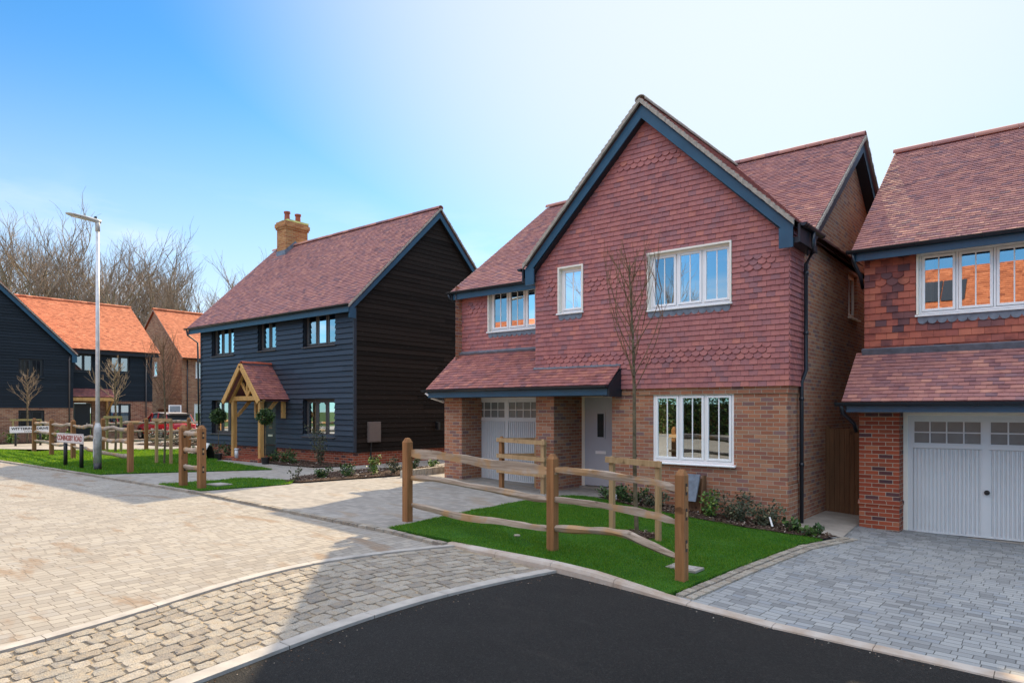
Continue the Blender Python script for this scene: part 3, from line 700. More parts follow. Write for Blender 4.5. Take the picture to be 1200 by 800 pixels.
sh.face([(-3.1, 13.36, 2.06), (7, 13.36, 2.06), (7, 14.46, 2.06), (-3.1, 14.46, 2.06)]); sh.build('backing_board', M['soffit'], K)
t_ = MB(); tiles(t_, lambda u, v, h: Vector((u, 14.46 - h, v)), KL, 7, 3.07, 4.88, holes=[(kw[0] - .024, kw[1] + .024, kw[2] - .03, kw[3] + .3)], h=.03, tw=.19, g=.125, bands=[(-2.85, -2.35, 4.32, 4.62)])
t_.build('tile_hanging', M['tile_wall_red'], K)
rake_roof(K, 'roof', slopeP((-3.22, 14.16, 5.0), (1, 0, 0), (0, 1, .735)), 0, 10.3, 5.1, 'tile_roof', g=.10, h=.022)
rake_roof(K, 'roof', slopeP((-3.22, 22.7, 4.65), (1, 0, 0), (0, -1, .735)), 0, 10.3, 5.55, 'tile_roof', g=.21, tw=.33)
ridge(K, (-3.24, 18.3, 8.06), (7.1, 18.3, 8.06), 'tile_roof', r=.13, seg=.75)
e = MB(); verge(e, (-3.2, 18.3, 7.95), (-3.2, 14.16, 4.91), (-1, 0, 0), .06, .03); e.build('verge', M['tile_edge'], K)
barge(K, (-3.16, 18.25, 7.9), (-3.16, 14.2, 4.94), (-3.16, 22.5, 4.6), (-1, 0, 0), .22, mat='bluepaint', foot=False)
fa = MB(); fa.box(-3.18, 7.1, 14.18, 14.21, 4.80, 5.0); fa.box(-3.13, 7.1, 13.36, 13.39, 1.96, 2.10); fa.build('fascia', M['bluepaint'], K)
so = MB(); so.box(-3.17, 7, 14.21, 14.46, 4.85, 4.88); so.box(-3.12, 7, 13.39, 13.8, 1.97, 1.99); so.prism([(-3.15, 13.36, 1.98), (-3.15, 13.8, 1.98), (-3.15, 14.46, 3.0), (-3.15, 13.36, 2.1)], (.03, 0, 0)); so.build('soffit', M['soffit'], K)
gutter(K, (-3.30, 14.18, 5.0), (7.2, 14.18, 5.0), (0, -1, 0), r=.065); gutter(K, (-3.30, 13.36, 2.13), (7.2, 13.36, 2.13), (0, -1, 0), r=.062)
downpipe(K, [(-3.18, 14.12, 4.95), (-3.18, 14.14, 4.78), (-3.12, 14.4, 4.55), (-3.12, 14.6, 4.35)]); downpipe(K, [(-3.2, 13.3, 2.08), (-3.2, 13.4, 1.95), (-3.1, 13.8, 1.75), (-3.08, 13.9, 1.6)])
rake_roof(K, 'porch_roof', slopeP((-3.2, 13.34, 2.14), (1, 0, 0), (0, 1, .84)), 0, 10.3, 1.45, 'tile_roof', g=.10, h=.022)
ld = MB(); ld.prism([(KL - .03, 14.34, 3.14), (KL - .03, 14.40, 3.03), (KL - .03, 14.45, 3.17)], (10, 0, 0)); ld.build('lead_flashing', M['lead'], K)
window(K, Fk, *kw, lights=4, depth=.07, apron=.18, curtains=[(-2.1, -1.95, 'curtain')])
garage_door(K, frameY(14.2), -2.29, .04, -.19, 1.9)

# timber side gate between the two houses
gt = thing('side_gate', (-3.5, 15, -.2), 'tall dark brown boarded gate in the narrow gap between two brick houses', 'gate')
q = MB()
for i in range(8):
    a = -3.82 + i * .092; q.box(a + .003, a + .089, 15.0, 15.02, -.18, 1.62 + U(-.004, .004))
q.build('board_panel', M['gate'], gt)
q = MB(); q.box(-3.9, -3.82, 14.98, 15.07, -.25, 1.66); q.box(-3.82, -3.08, 15.02, 15.06, 0.1, .2); q.box(-3.82, -3.08, 15.02, 15.06, 1.3, 1.4); q.build('gate_frame', M['gate'], gt)

# ================================================================ BLACK BOARDED HOUSE
Bk = thing('black_boarded_house', (-21.5, 16.6, .3), 'black weatherboarded house on a low brick plinth with a chimney at its far end', 'house')
BL, BR, BF, BB = -26.15, -16.8, 13.1, 20.1
bz = lambda y: 8.86 - .97 * abs(16.6 - y)
wins = [(-25.35, -23.75, 4.03, 5.14), (-22.12, -21.0, 4.06, 5.14), (-19.41, -17.7, 4.04, 5.14), (-25.35, -23.79, 1.12, 2.36), (-19.41, -17.73, 1.15, 2.33)]
door = (-21.98, -21.0, .42, 2.42)
Fq = frameY(BF); Fg = frameX(BR)
b = MB(); wall(b, frameY(BF + .02), BL, BR, .1, .76, [(door[0], door[1], .42, .8)], .1); wall(b, frameX(BR - .02), BF + .02, BB, .1, .74)
b.face([(BL, BF, .1), (BL, BB, .1), (BL, BB, .76), (BL, BF, .76)]); b.build('plinth', M['brick_red'], Bk)
sh = MB(); wall(sh, Fq, BL, BR, .76, 5.25, wins + [door], .14); wall(sh, Fg, BF, BB, .74, 5.25)
sh.face([Fg(BF, 0, 5.25), Fg(BB, 0, 5.25), Fg(16.6, 0, 8.72)]); sh.face([(BL, BF, .7), (BL, BB, .7), (BL, BB, 5.25), (BL, 16.6, 8.6), (BL, BF, 5.25)]); sh.face([(BL, BB, .1), (BR, BB, .1), (BR, BB, 5.25), (BL, BB, 5.25)])
sh.build('wall', M['soffit'], Bk)
q = MB(); boards(q, Fq, BL, BR, .72, 5.2, holes=wins + [door], g=.165, h=.05); q.build('weatherboarding', M['board'], Bk)
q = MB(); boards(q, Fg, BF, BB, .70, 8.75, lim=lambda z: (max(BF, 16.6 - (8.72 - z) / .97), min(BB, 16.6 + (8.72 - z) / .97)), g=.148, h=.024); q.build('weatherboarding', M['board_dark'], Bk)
q = MB(); q.box(BR - .005, BR + .05, BF - .05, BF + .05, .71, 5.1); q.build('corner_board', M['board'], Bk); q = MB(); q.box(BL - .05, BL + .03, BF - .05, BF + .02, .72, 5.1); q.build('corner_board', M['board'], Bk)
for sy, nm in ((-1, 0), (1, 1)):
    rake_roof(Bk, 'roof', slopeP((-26.75, 16.6 + sy * 3.85, 8.86 - .97 * 3.85), (1, 0, 0), (0, -sy, .97)), 0, 10.12, 5.36, 'tile_roof', g=.105 if sy < 0 else .21, tw=.165 if sy < 0 else .33, h=.024)
ridge(Bk, (-26.78, 16.6, 8.88), (-16.6, 16.6, 8.88), 'tile_roof', r=.11)
for sy in (-1, 1): averge(Bk, (-16.63, 16.6, 8.79), (-16.63, 16.6 + sy * 3.85, 8.79 - .97 * 3.85), (1, 0, 0), .07, .035)
barge(Bk, (-16.68, 16.6, 8.76), (-16.68, 12.8, 5.07), (-16.68, 20.4, 5.07), (1, 0, 0), .24, mat='bluepaint')
fa = MB(); fa.box(-26.7, -16.7, 12.82, 12.85, 4.93, 5.11); fa.build('fascia', M['bluepaint'], Bk)
so = MB(); so.box(-26.7, -16.7, 12.85, 13.1, 5.08, 5.1); so.prism([(-16.8, 16.6, 8.62), (-16.8, 13.0, 5.12), (-16.8, 13.0, 5.09), (-16.8, 16.6, 8.59)], (.13, 0, 0)); so.prism([(-16.8, 16.6, 8.62), (-16.8, 20.2, 5.12), (-16.8, 20.2, 5.09), (-16.8, 16.6, 8.59)], (.13, 0, 0)); so.build('soffit', M['soffit'], Bk)
gutter(Bk, (-26.85, 12.82, 5.16), (-16.62, 12.82, 5.16), (0, -1, 0), r=.06)
downpipe(Bk, [(-26.7, 12.76, 5.1), (-26.7, 12.8, 4.9), (-26.3, 13.0, 4.6), (-26.28, 13.05, .4)])
for i, w_ in enumerate(wins):
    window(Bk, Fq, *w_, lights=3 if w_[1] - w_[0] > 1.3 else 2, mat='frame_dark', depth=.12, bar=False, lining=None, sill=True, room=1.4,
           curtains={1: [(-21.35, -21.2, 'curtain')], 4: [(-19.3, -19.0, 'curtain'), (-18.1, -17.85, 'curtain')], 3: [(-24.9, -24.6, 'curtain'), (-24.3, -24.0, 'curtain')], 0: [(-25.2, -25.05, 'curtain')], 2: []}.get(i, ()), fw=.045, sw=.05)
dd = MB(); dd.fbox(Fq, door[0] + .05, door[1] - .05, -.12, -.08, .45, 2.37); do = dd.build('front_door', M['door_dark'], Bk, bevel=.004)
q = MB(); q.fbox(Fq, -21.6, -21.38, -.08, -.074, 1.35, 2.0); q.build('glazed_panel', M['carglass'], do)
q = MB(); q.fbox(Fq, -21.63, -21.35, -.08, -.066, 1.08, 1.15); q.build('letter_plate', M['chrome'], do)
q = MB(); q.fbox(Fq, door[0], door[0] + .05, -.13, -.03, .42, 2.42); q.fbox(Fq, door[1] - .05, door[1], -.13, -.03, .42, 2.42); q.fbox(Fq, door[0] + .05, door[1] - .05, -.13, -.03, 2.37, 2.42); q.build('door_frame', M['door_dark'], Bk)
# chimney
q = MB(); q.box(-25.85, -25.2, 16.15, 17.2, 7.9, 9.72); q.box(-25.89, -25.16, 16.11, 17.24, 9.52, 9.60); q.box(-25.92, -25.13, 16.08, 17.27, 9.60, 9.76); q.box(-25.88, -25.17, 16.12, 17.23, 9.76, 9.84)
ch = q.build('chimney', M['brick_orange'], Bk)
q = MB(); q.prism([(-25.88, 16.14, 9.84), (-25.18, 16.14, 9.84), (-25.3, 16.3, 9.95), (-25.76, 16.3, 9.95)], (0, 1.07, 0)); q.build('flaunching', M['mould'], ch)
for y in (16.42, 16.94):
    q = MB(); q.tube([(-25.52, y, 9.86), (-25.52, y, 9.98), (-25.52, y, 10.22), (-25.52, y, 10.23), (-25.52, y, 10.3)], [.12, .115, .105, .135, .135], 14); q.build('chimney_pot', M['terracotta'], ch, smooth=False)
q = MB(); q.prism([(-25.86, 16.14, 8.3), (-25.19, 16.14, 8.3), (-25.19, 16.14, 8.62), (-25.86, 16.14, 8.62)], (0, -.012, 0)); q.prism([(-25.9, 16.13, 8.35), (-25.15, 16.13, 8.35), (-25.15, 15.95, 8.24), (-25.9, 15.95, 8.24)], (0, 0, .02))
q.prism([(-25.195, 16.1, 8.34), (-25.195, 16.6, 8.84), (-25.195, 17.1, 8.4), (-25.195, 17.1, 8.6), (-25.195, 16.6, 9.06), (-25.195, 16.1, 8.6)], (.014, 0, 0)); q.build('lead_flashing', M['lead'], ch)
# meter box, wall lamp, waste pipe
q = MB(); q.fbox(Fg, 13.58, 14.06, .0, .10, 1.0, 1.63); mt = q.build('meter_box', M['meter'], Bk, bevel=.01); q = MB(); q.fbox(Fg, 13.61, 14.03, .10, .112, 1.03, 1.60); q.build('door', M['meter'], mt, bevel=.004)
q = MB(); q.tube([(BR + .02, 13.72, .2), (BR + .02, 13.72, .8), (BR + .05, 13.72, 1.02)], .022, 8); q.build('cable_conduit', M['black'], Bk)
q = MB(); q.fbox(Fg, 16.5, 16.6, .03, .06, 1.36, 1.6); q.tube([(BR + .12, 16.55, 1.33), (BR + .12, 16.55, 1.58)], .055, 12); q.build('wall_lamp', M['black'], Bk)
# oak porch canopy
cx = -21.27; px0, px1 = -22.12, -20.44; yf = 12.12; za = 3.52; ze = 2.42; hw = 1.0
q = MB(); pts = [(cx - 1.02, 12.0), (cx + 1.02, 12.0)]
q.box(-22.5, -20.1, 11.92, 13.1, .18, .42); pl = q.build('porch_plinth', M['brick_red'], Bk)
cp = MB(); cp.box(px0 - .07, px0 + .07, yf, yf + .14, .42, 2.32); can = cp.build('porch_post', M['oak'], Bk, bevel=.006)
cp = MB(); cp.box(px1 - .07, px1 + .07, yf, yf + .14, .42, 2.32); cp.build('porch_post', M['oak'], Bk, bevel=.006)
q = MB()
q.beam((px0 - .1, yf + .07, 2.38), (px1 + .1, yf + .07, 2.38), .13, .15)
for sx in (-1, 1):
    q.beam((cx, yf - .19, za - .05), (cx + sx * (hw + .12), yf - .19, ze - .18), .05, .17); q.beam((cx, yf + .03, za - .10), (cx + sx * (hw + .04), yf + .03, ze - .16), .09, .14)
    q.beam((cx, yf + .09, 2.46), (cx + sx * .42, yf + .09, 2.96), .07, .09)
    q.beam((cx + sx * (abs(px1 - cx)), yf + .07, 2.38), (cx + sx * (abs(px1 - cx)), 13.08, 2.38), .13, .14)
    q.beam((cx + sx * (abs(px1 - cx)), yf + .16, 1.78), (cx + sx * (abs(px1 - cx)), yf + .66, 2.32), .08, .10)
    q.box(cx + sx * abs(px1 - cx) - .06, cx + sx * abs(px1 - cx) + .06, 12.95, 13.07, 1.72, 2.34)
q.beam((cx, yf + .09, 2.44), (cx, yf + .09, za - .1), .08, .09)
q.build('porch_truss', M['oak'], Bk, bevel=.005)
for sx in (-1, 1):
    rake_roof(Bk, 'canopy_roof', slopeP((cx + sx * (hw + .1), 11.98, ze - .08), (0, 1, 0), (-sx, 0, (za - ze + .08) / (hw + .1))), 0, 1.1, 1.58, 'tile_porch', g=.105, h=.02)
ridge(Bk, (cx, 11.96, za + .05), (cx, 13.06, za + .05), 'redsat', r=.08)
# ---------------------------------------------------------------- ground sheets
def sheet(name, poly, off, mat, kind='structure', skirt=False):
    bm = bmesh.new(); vs = [bm.verts.new((x, y, 0)) for x, y in poly]; bm.faces.new(vs)
    bmesh.ops.triangulate(bm, faces=bm.faces)
    for k in GX[1:-1]:
        bmesh.ops.bisect_plane(bm, geom=bm.verts[:] + bm.edges[:] + bm.faces[:], plane_co=(k, 0, 0), plane_no=(1, 0, 0))
    if skirt:
        r_ = bmesh.ops.extrude_edge_only(bm, edges=[e_ for e_ in bm.edges if e_.is_boundary]); low = {v for v in r_['geom'] if isinstance(v, bmesh.types.BMVert)}
    else: low = ()
    for v in bm.verts: v.co.z = G(v.co.x) + off - (.12 if v in low else 0)
    bmesh.ops.recalc_face_normals(bm, faces=bm.faces)
    for f in bm.faces:
        if f.normal.z < -.1: f.normal_flip()
    me = bpy.data.meshes.new(name); bm.to_mesh(me); bm.free(); me.materials.append(M[mat])
    o = bpy.data.objects.new(name, me); COL.objects.link(o); o['kind'] = kind; return o
def spl(pts, y):
    for (x0, y0), (x1, y1) in zip(pts, pts[1:]):
        if y <= y1:
            t = max(0, (y - y0) / (y1 - y0)); return lerp(x0, x1, t)
    return pts[-1][0]
def smooth_curve(pts, lo, hi, n_):
    """monotone-in-y smoothed x(y)"""
    out = []
    for i in range(n_ + 1):
        y = lerp(lo, hi, i / n_); out.append((sum(spl(pts, y + d) for d in (-.7, -.35, 0, .35, .7)) / 5, y))
    return out
S1 = [(-5.6, -9), (-6.2, -3), (-6.5, 0), (-6.66, 1.7), (-6.76, 2.4), (-6.98, 3.2), (-7.28, 4.3), (-7.26, 5.5), (-6.82, 6.9), (-6.6, 7.6)]
S2 = [(-3.9, -9), (-4.4, -3), (-4.8, 0), (-4.95, 1.6), (-5.05, 2.4), (-5.22, 3.5), (-5.33, 4.5), (-5.27, 5.7), (-5.07, 6.85), (-4.9, 7.6)]
c1 = smooth_curve(S1, -9, 7.0, 48); c2 = smooth_curve(S2, -9, 6.98, 48)
sheet('ground', [(-400, -300), (400, -300), (400, 400), (-400, 400)], -.05, 'field')
sheet('block_road', [(-60, -9)] + c1 + [(-60, 7.0)], 0, 'pave_road')
sheet('cross_road', [(-41, 7.0), (-31.9, 7.0), (-31.9, 40), (-41, 40)], .004, 'slab')
sheet('driveway', [(-13.2, 6.9), (-8.1, 6.9), (-8.3, 11.4), (-7.4, 12.7), (-7.4, 13.7), (-13.0, 13.7), (-13.0, 11.9), (-14.0, 9.6)], .016, 'pave_drive')
sheet('path', [(-32, 6.9), (-13.2, 6.9), (-14.0, 9.6), (-13.05, 11.9), (-13.05, 15), (-14, 24), (-32, 24)], .012, 'pave_drive')
sheet('garage_driveway', [(-3.45, 7.14), (9, 7.14), (9, 14.3), (-3.3, 14.3), (-3.3, 12.6), (-3.2, 12.2), (-3.3, 11)], .012, 'pave_right')
sheet('asphalt_road', [(x, y) for x, y in c2] + [(60, 7.0), (60, -9)], .0, 'asphalt')
sheet('far_pavement', [(-60, -60), (60, -60), (60, -9), (-60, -9)], .0, 'pave_drive')
sheet('side_path', [(-3.9, 12.5), (-3.45, 12.25), (-2.95, 12.35), (-3.05, 13.8), (-3.05, 24), (-3.9, 24)], .024, 'slab')
bandp = c1 + c2[::-1]
sheet('sett_bed', bandp, .0, 'sand')
# granite setts, each one cut and laid unevenly
q = MB(); NR = 12
for r in range(NR):
    y = -3 + U(0, .2)
    while y < 6.95:
        L = U(.15, .27)
        if y + L > 6.99: break
        f0, f1 = (r + .04) / NR, (r + .96) / NR; g = U(.006, .012)
        cs = []
        for yy in (y + g, y + L - g):
            a = spl(c1, yy) + .09; b_ = spl(c2, yy) - .10
            cs.append((lerp(a, b_, f0), lerp(a, b_, f1), yy))
        (a0, b0, ya), (a1, b1, yb) = cs; t = R(); j = lambda s_: U(-s_, s_)
        base = [(a0 + j(.01), ya + j(.012)), (b0 + j(.01), ya + j(.012)), (b1 + j(.01), yb + j(.012)), (a1 + j(.01), yb + j(.012))]
        mx = sum(p[0] for p in base) / 4; my = sum(p[1] for p in base) / 4; h = U(.007, .018)
        rr = [[], [], []]
        for i in range(4):
            p, p2 = base[i], base[(i + 1) % 4]
            for fr_ in (.12, .5, .88):
                x_, y_ = lerp(p[0], p2[0], fr_) + j(.004), lerp(p[1], p2[1], fr_) + j(.004)
                z_ = G(x_)
                rr[0].append((x_, y_, z_ - .01)); rr[1].append((lerp(x_, mx, .03) + j(.003), lerp(y_, my, .03) + j(.003), z_ + h * .85 + j(.003))); rr[2].append((lerp(x_, mx, .15) + j(.002), lerp(y_, my, .15) + j(.002), z_ + h + j(.005)))
        n_ = 12; vs = rr[0] + rr[1] + rr[2] + [(mx, my, G(mx) + h + j(.005))]
        fs = [(k * n_ + i, k * n_ + (i + 1) % n_, (k + 1) * n_ + (i + 1) % n_, (k + 1) * n_ + i) for k in (0, 1) for i in range(n_)] + [(2 * n_ + i, 2 * n_ + (i + 1) % n_, 3 * n_) for i in range(n_)]
        q.raw(vs, fs, t); y += L
q.build('granite_setts', M['sett'], smooth=False)['kind'] = 'structure'
def strip(name, cur, w0, w1, z0, mat, seg=.9):
    q = MB(); L = 0
    for (x0, y0), (x1, y1) in zip(cur, cur[1:]):
        if y0 < -4: continue
        L += y1 - y0; gp = .006 if L > seg else 0
        if L > seg: L = 0
        za, zb = G(x0) + z0, G(x1) + z0; y1 -= gp
        q.raw([(x0 + w0, y0, za), (x0 + w1, y0, za), (x1 + w1, y1, zb), (x1 + w0, y1, zb), (x0 + w0, y0, za - .05), (x0 + w1, y0, za - .05), (x1 + w1, y1, zb - .05), (x1 + w0, y1, zb - .05)], [(0, 1, 2, 3), (0, 4, 7, 3), (1, 2, 6, 5)])
    q.build(name, M[mat])['kind'] = 'structure'
strip('flush_kerb', c1, -.06, .07, .022, 'concrete'); strip('flush_kerb', c2, -.09, .07, .026, 'concrete')
# raised kerb along the lawn, dropping at the driveway
q = MB()
def kh(x):
    if x < -6.9: return .03
    if x < -5.2: return lerp(.03, .10, (x + 6.9) / 1.7)
    if x < -4.45: return .105
    if x < -3.3: return lerp(.105, .022, (x + 4.45) / 1.15)
    return .022
xs = [-6.9 + i * .305 for i in range(13)] + [-3.24 + i * .915 for i in range(1, 14)]
for i, (a, b_) in enumerate(zip(xs, xs[1:])):
    ring = []
    b_2 = b_ - (.006 if (i % 3 == 2 or i > 11) else 0)
    for x in (a, b_2):
        z = G(x); h = kh(x); ring.append([(x, 6.985, z - .02), (x, 6.995, z + h * .55), (x, 7.02, z + h * .93), (x, 7.05, z + h), (x, 7.13, z + h), (x, 7.135, z - .02)])
    q.raw(ring[0] + ring[1], [(k, k + 1, k + 7, k + 6) for k in range(5)] + [(0, 1, 2, 3, 4, 5), (6, 7, 8, 9, 10, 11)])
q.build('kerb', M['kerb'])['kind'] = 'structure'
def edging(name, path, bl, w, h, mat='sett', gap=.008, jit=.004, h0=0):
    q = MB()
    for (x0, y0), (x1, y1) in zip(path, path[1:]):
        d = Vector((x1 - x0, y1 - y0, 0)); L = d.length; d.normalize(); sd = Vector((-d.y, d.x, 0)) * w / 2; n_ = max(1, int(L / bl)); s_ = L / n_
        for i in range(n_):
            a = Vector((x0, y0, 0)) + d * (i * s_ + gap / 2); b_ = a + d * (s_ - gap); t = R(); zz = U(-jit, jit)
            P_ = [a - sd, b_ - sd, b_ + sd, a + sd]; P_ = [Vector((p.x + U(-jit, jit), p.y + U(-jit, jit), G(p.x) + h0)) for p in P_]
            m = sum(P_, Vector()) / 4; T = [p.lerp(m, .05) + Vector((0, 0, h + zz)) for p in P_]; T[0].z -= .0
            q.raw(P_ + T, [(4, 5, 6, 7), (0, 1, 5, 4), (1, 2, 6, 5), (2, 3, 7, 6), (3, 0, 4, 7)], t)
    o = q.build(name, M[mat]); o['kind'] = 'structure'; return o
edging('sett_edging', [(-60, 6.88), (-19.7, 6.90), (-14.5, 6.80), (-9.5, 6.86), (-6.85, 6.93)], .2, .11, .045, 'sett')
edging('sett_edging', [(-3.42, 7.2), (-3.36, 8.9), (-3.22, 11.0), (-2.88, 12.4)], .16, .10, .035, 'sett')
edging('sett_edging', [(-3.30, 7.2), (-3.24, 8.9), (-3.10, 11.0), (-2.76, 12.4)], .16, .10, .032, 'sett')
edging('sett_edging', [(-8.16, 6.98), (-8.36, 9), (-8.5, 11.2), (-8.2, 12.15), (-7.65, 12.25)], .2, .07, .035, 'sett')
edging('block_edging', [(-13.12, 11.7), (-13.2, 13.2), (-13.3, 14.6)], .1, .1, .19, 'stone', jit=.006)
# ---------------------------------------------------------------- lawns and grass
def inpoly(x, y, P_):
    c_ = False; j_ = len(P_) - 1
    for i in range(len(P_)):
        if (P_[i][1] > y) != (P_[j_][1] > y) and x < (P_[j_][0] - P_[i][0]) * (y - P_[i][1]) / (P_[j_][1] - P_[i][1]) + P_[i][0]: c_ = not c_
        j_ = i
    return c_
def grass(poly, off, dens, h, name='lawn_grass', w=.004, avoid=()):
    q = MB(); xa, xb = min(p[0] for p in poly), max(p[0] for p in poly); ya, yb = min(p[1] for p in poly), max(p[1] for p in poly)
    for _ in range(int((xb - xa) * (yb - ya) * dens)):
        x, y = U(xa, xb), U(ya, yb)
        if not inpoly(x, y, poly): continue
        if any((x - ax_) ** 2 + (y - ay_) ** 2 < ar * ar for ax_, ay_, ar in avoid): continue
        if math.sin(x * 3.1 + 1.7 * math.sin(y * 2.3)) * math.sin(y * 3.7 + 1.3 * math.sin(x * 1.9)) > .80 and R() < .6: continue
        a = U(0, 6.28); hh = h * U(.5, 1.25) * (.8 + .35 * math.sin(x * 1.7 + y) * math.sin(y * 2.3)); z = G(x) + off; dx, dy = math.cos(a) * w, math.sin(a) * w; lx, ly = U(-.6, .6) * hh, U(-.6, .6) * hh
        i = len(q.v); q.v += [(x - dx, y - dy, z), (x + dx, y + dy, z), (x + lx, y + ly, z + hh)]; tt = R(); q.t += [tt] * 3; q.t2 += [0] * 3; q.f.append((i, i + 1, i + 2))
    for (x0, y0), (x1, y1) in zip(poly, poly[1:] + poly[:1]):
        L = math.hypot(x1 - x0, y1 - y0)
        for _ in range(int(L * (220 if dens > 1000 else 60))):
            f = R(); x, y = lerp(x0, x1, f) + random.gauss(0, .018), lerp(y0, y1, f) + random.gauss(0, .018); hh = h * U(.5, 1.6) * (.7 + .5 * math.sin(x * 9 + y * 7)); z = G(x) + off - .01; a = U(0, 6.28); dx, dy = math.cos(a) * w, math.sin(a) * w
            i = len(q.v); q.v += [(x - dx, y - dy, z), (x + dx, y + dy, z), (x + U(-1.2, 1.2) * hh, y + U(-1.2, 1.2) * hh, z + hh)]; tt = R(); q.t += [tt] * 3; q.t2 += [0] * 3; q.f.append((i, i + 1, i + 2))
    me_o = q.build(name, M['blade']); me_o['kind'] = 'stuff'; return me_o
lawn1 = [(-8.12, 7.0), (-6.8, 7.13), (-3.5, 7.13), (-3.42, 8.9), (-3.28, 11.0), (-3.1, 11.75), (-4.3, 11.62), (-5.5, 11.72), (-6.9, 12.0), (-7.7, 12.25), (-8.2, 12.1), (-8.46, 11.2), (-8.32, 9)]
sheet('lawn', lawn1, .05, 'turf', skirt=True); AV = [(-5.3, 9.55, .33), (-3.75, 8.2, .2)]
g1 = grass(lawn1, .05, 4200, .030, avoid=AV); tag(g1, 'short dense grass of the small fenced lawn in front of the tile-hung house', 'grass')
lawn2 = [(-36, 6.98), (-19.6, 6.98), (-19.2, 7.8), (-17.4, 10.7), (-21.7, 11.3), (-23, 12.1), (-26.4, 12.5), (-29.2, 13.6), (-31.6, 11), (-32, 9.2), (-36, 8.6)]
sheet('lawn', lawn2, .04, 'turf', skirt=True); g2 = grass(lawn2, .04, 850, .05, w=.010); tag(g2, 'bright green lawn grass around the lamp post and rail fence', 'grass')
lawn3 = [(-15.8, 6.95), (-14.0, 6.92), (-13.75, 8.9), (-14.2, 9.3), (-15.6, 8.9)]
sheet('lawn', lawn3, .04, 'turf', skirt=True); g3 = grass(lawn3, .04, 1300, .038, w=.007); tag(g3, 'small wedge of grass beside the two close fence posts', 'grass')
def bed(poly, off, n_, label):
    sheet('mulch', poly, off, 'mulch'); q = MB(); xa, xb = min(p[0] for p in poly), max(p[0] for p in poly); ya, yb = min(p[1] for p in poly), max(p[1] for p in poly); k = 0
    while k < n_:
        x, y = U(xa, xb), U(ya, yb)
        if not inpoly(x, y, poly): continue
        k += 1; z = G(x) + off; s_ = U(.012, .04); a = Vector((U(-1, 1), U(-1, 1), U(-.3, .3))).normalized() * s_; b_ = Vector((U(-1, 1), U(-1, 1), U(-.4, .4))).normalized() * s_ * .5; p = Vector((x, y, z + U(.004, .03)))
        q.face([p - a, p + b_, p + a, p - b_], R())
    o = q.build('bark_chips', M['chip']); tag(o, label, 'bark chips', kind='stuff')
bed1 = [(-7.5, 12.56), (-7.7, 12.27), (-6.9, 12.02), (-5.5, 11.74), (-4.3, 11.64), (-3.1, 11.78), (-2.98, 12.2), (-3.5, 12.28), (-3.88, 12.56)]
bed(bed1, .06, 2600, 'dark bark chips in the bed under the ground floor window')
bed2 = [(-14.1, 9.0), (-13.75, 9.2), (-13.55, 10.6), (-13.35, 12), (-13.3, 14.4), (-14.2, 14.6), (-15.4, 12.4), (-15.3, 11.2), (-14.9, 9.9)]
bed(bed2, .05, 2600, 'brown bark chips in the bed between path and driveway')
bed3 = [(-20.1, 12.0), (-18.6, 11.75), (-17.0, 11.9), (-16.7, 12.6), (-16.9, 13.1), (-20.1, 13.1)]
bed(bed3, .04, 900, 'bark chips in the bed right of the oak porch')
bed4 = [(-26.2, 12.45), (-23, 12.15), (-22.55, 12.0), (-22.55, 13.1), (-26.2, 13.1)]
bed(bed4, .04, 700, 'bark chips in the bed left of the oak porch')
bed(  [(-5.6, 9.35), (-5.1, 9.25), (-4.95, 9.6), (-5.1, 9.9), (-5.5, 9.85)], .062, 300, 'bark chips in the ring around the young tree on the fenced lawn')
bed5 = [(-36, 14.5), (-32.2, 14.5), (-32.2, 17.5), (-36, 18.5)]
bed(bed5, .04, 500, 'pale bark chips in the far bed in front of the red car')
bed6 = [(-42, 6.5), (-40.6, 6.5), (-40.6, 13.6), (-42, 13.6)]
bed(bed6, .04, 500, 'bark chips in the bed at the foot of the far black gable')
q = MB(); rg = random.Random(11)
for _ in range(520):
    x = rg.uniform(-5, 5); y = 6.97 - abs(rg.gauss(0, .09)); z = G(x) + .004; s_ = rg.uniform(.003, .009)
    if rg.random() < .35: y = rg.uniform(1.5, 6.9); x = spl(c2, y) + .1 + abs(rg.gauss(0, .12)); z = G(x) + .004
    q.raw([(x - s_, y - s_, z), (x + s_, y - s_ * .6, z), (x + s_ * .4, y + s_, z), (x, y, z + s_ * .9)], [(0, 1, 3), (1, 2, 3), (2, 0, 3)], rg.random())
tag(q.build('kerb_grit', M['chip']), 'loose grit gathered on the tarmac along the pale kerb', 'grit', kind='stuff')
# inspection covers
def cover(x, y, w, l, off, label, grp=None):
    q = MB(); z = G(x) + off
    q.box(x - w / 2, x + w / 2, y - l / 2, y + l / 2, z - .02, z + .012); o = thing('inspection_cover', (x, y, z), label, 'drain cover'); q.build('surround', M['slab'], o, bevel=.004)
    q = MB(); q.box(x - w * .36, x + w * .36, y - l * .36, y + l * .36, z + .012, z + .018); q.build('lid', M['concrete'], o, bevel=.002)
cover(-3.85, 8.25, .42, .26, .062, 'worn concrete drain cover in the lawn behind the right fence post')
cover(-14.6, 7.7, .5, .35, .055, 'pale drain cover in the small grass wedge beside the close pair of posts')
q = MB(); z = G(-6.3) + .06; q.tube([(-6.45, 8.05, z), (-6.45, 8.05, z + .02)], .05, 12); tag(q.build('marker_cap', M['stone']), 'tiny pale round cap in the lawn left of the middle fence post', 'marker')

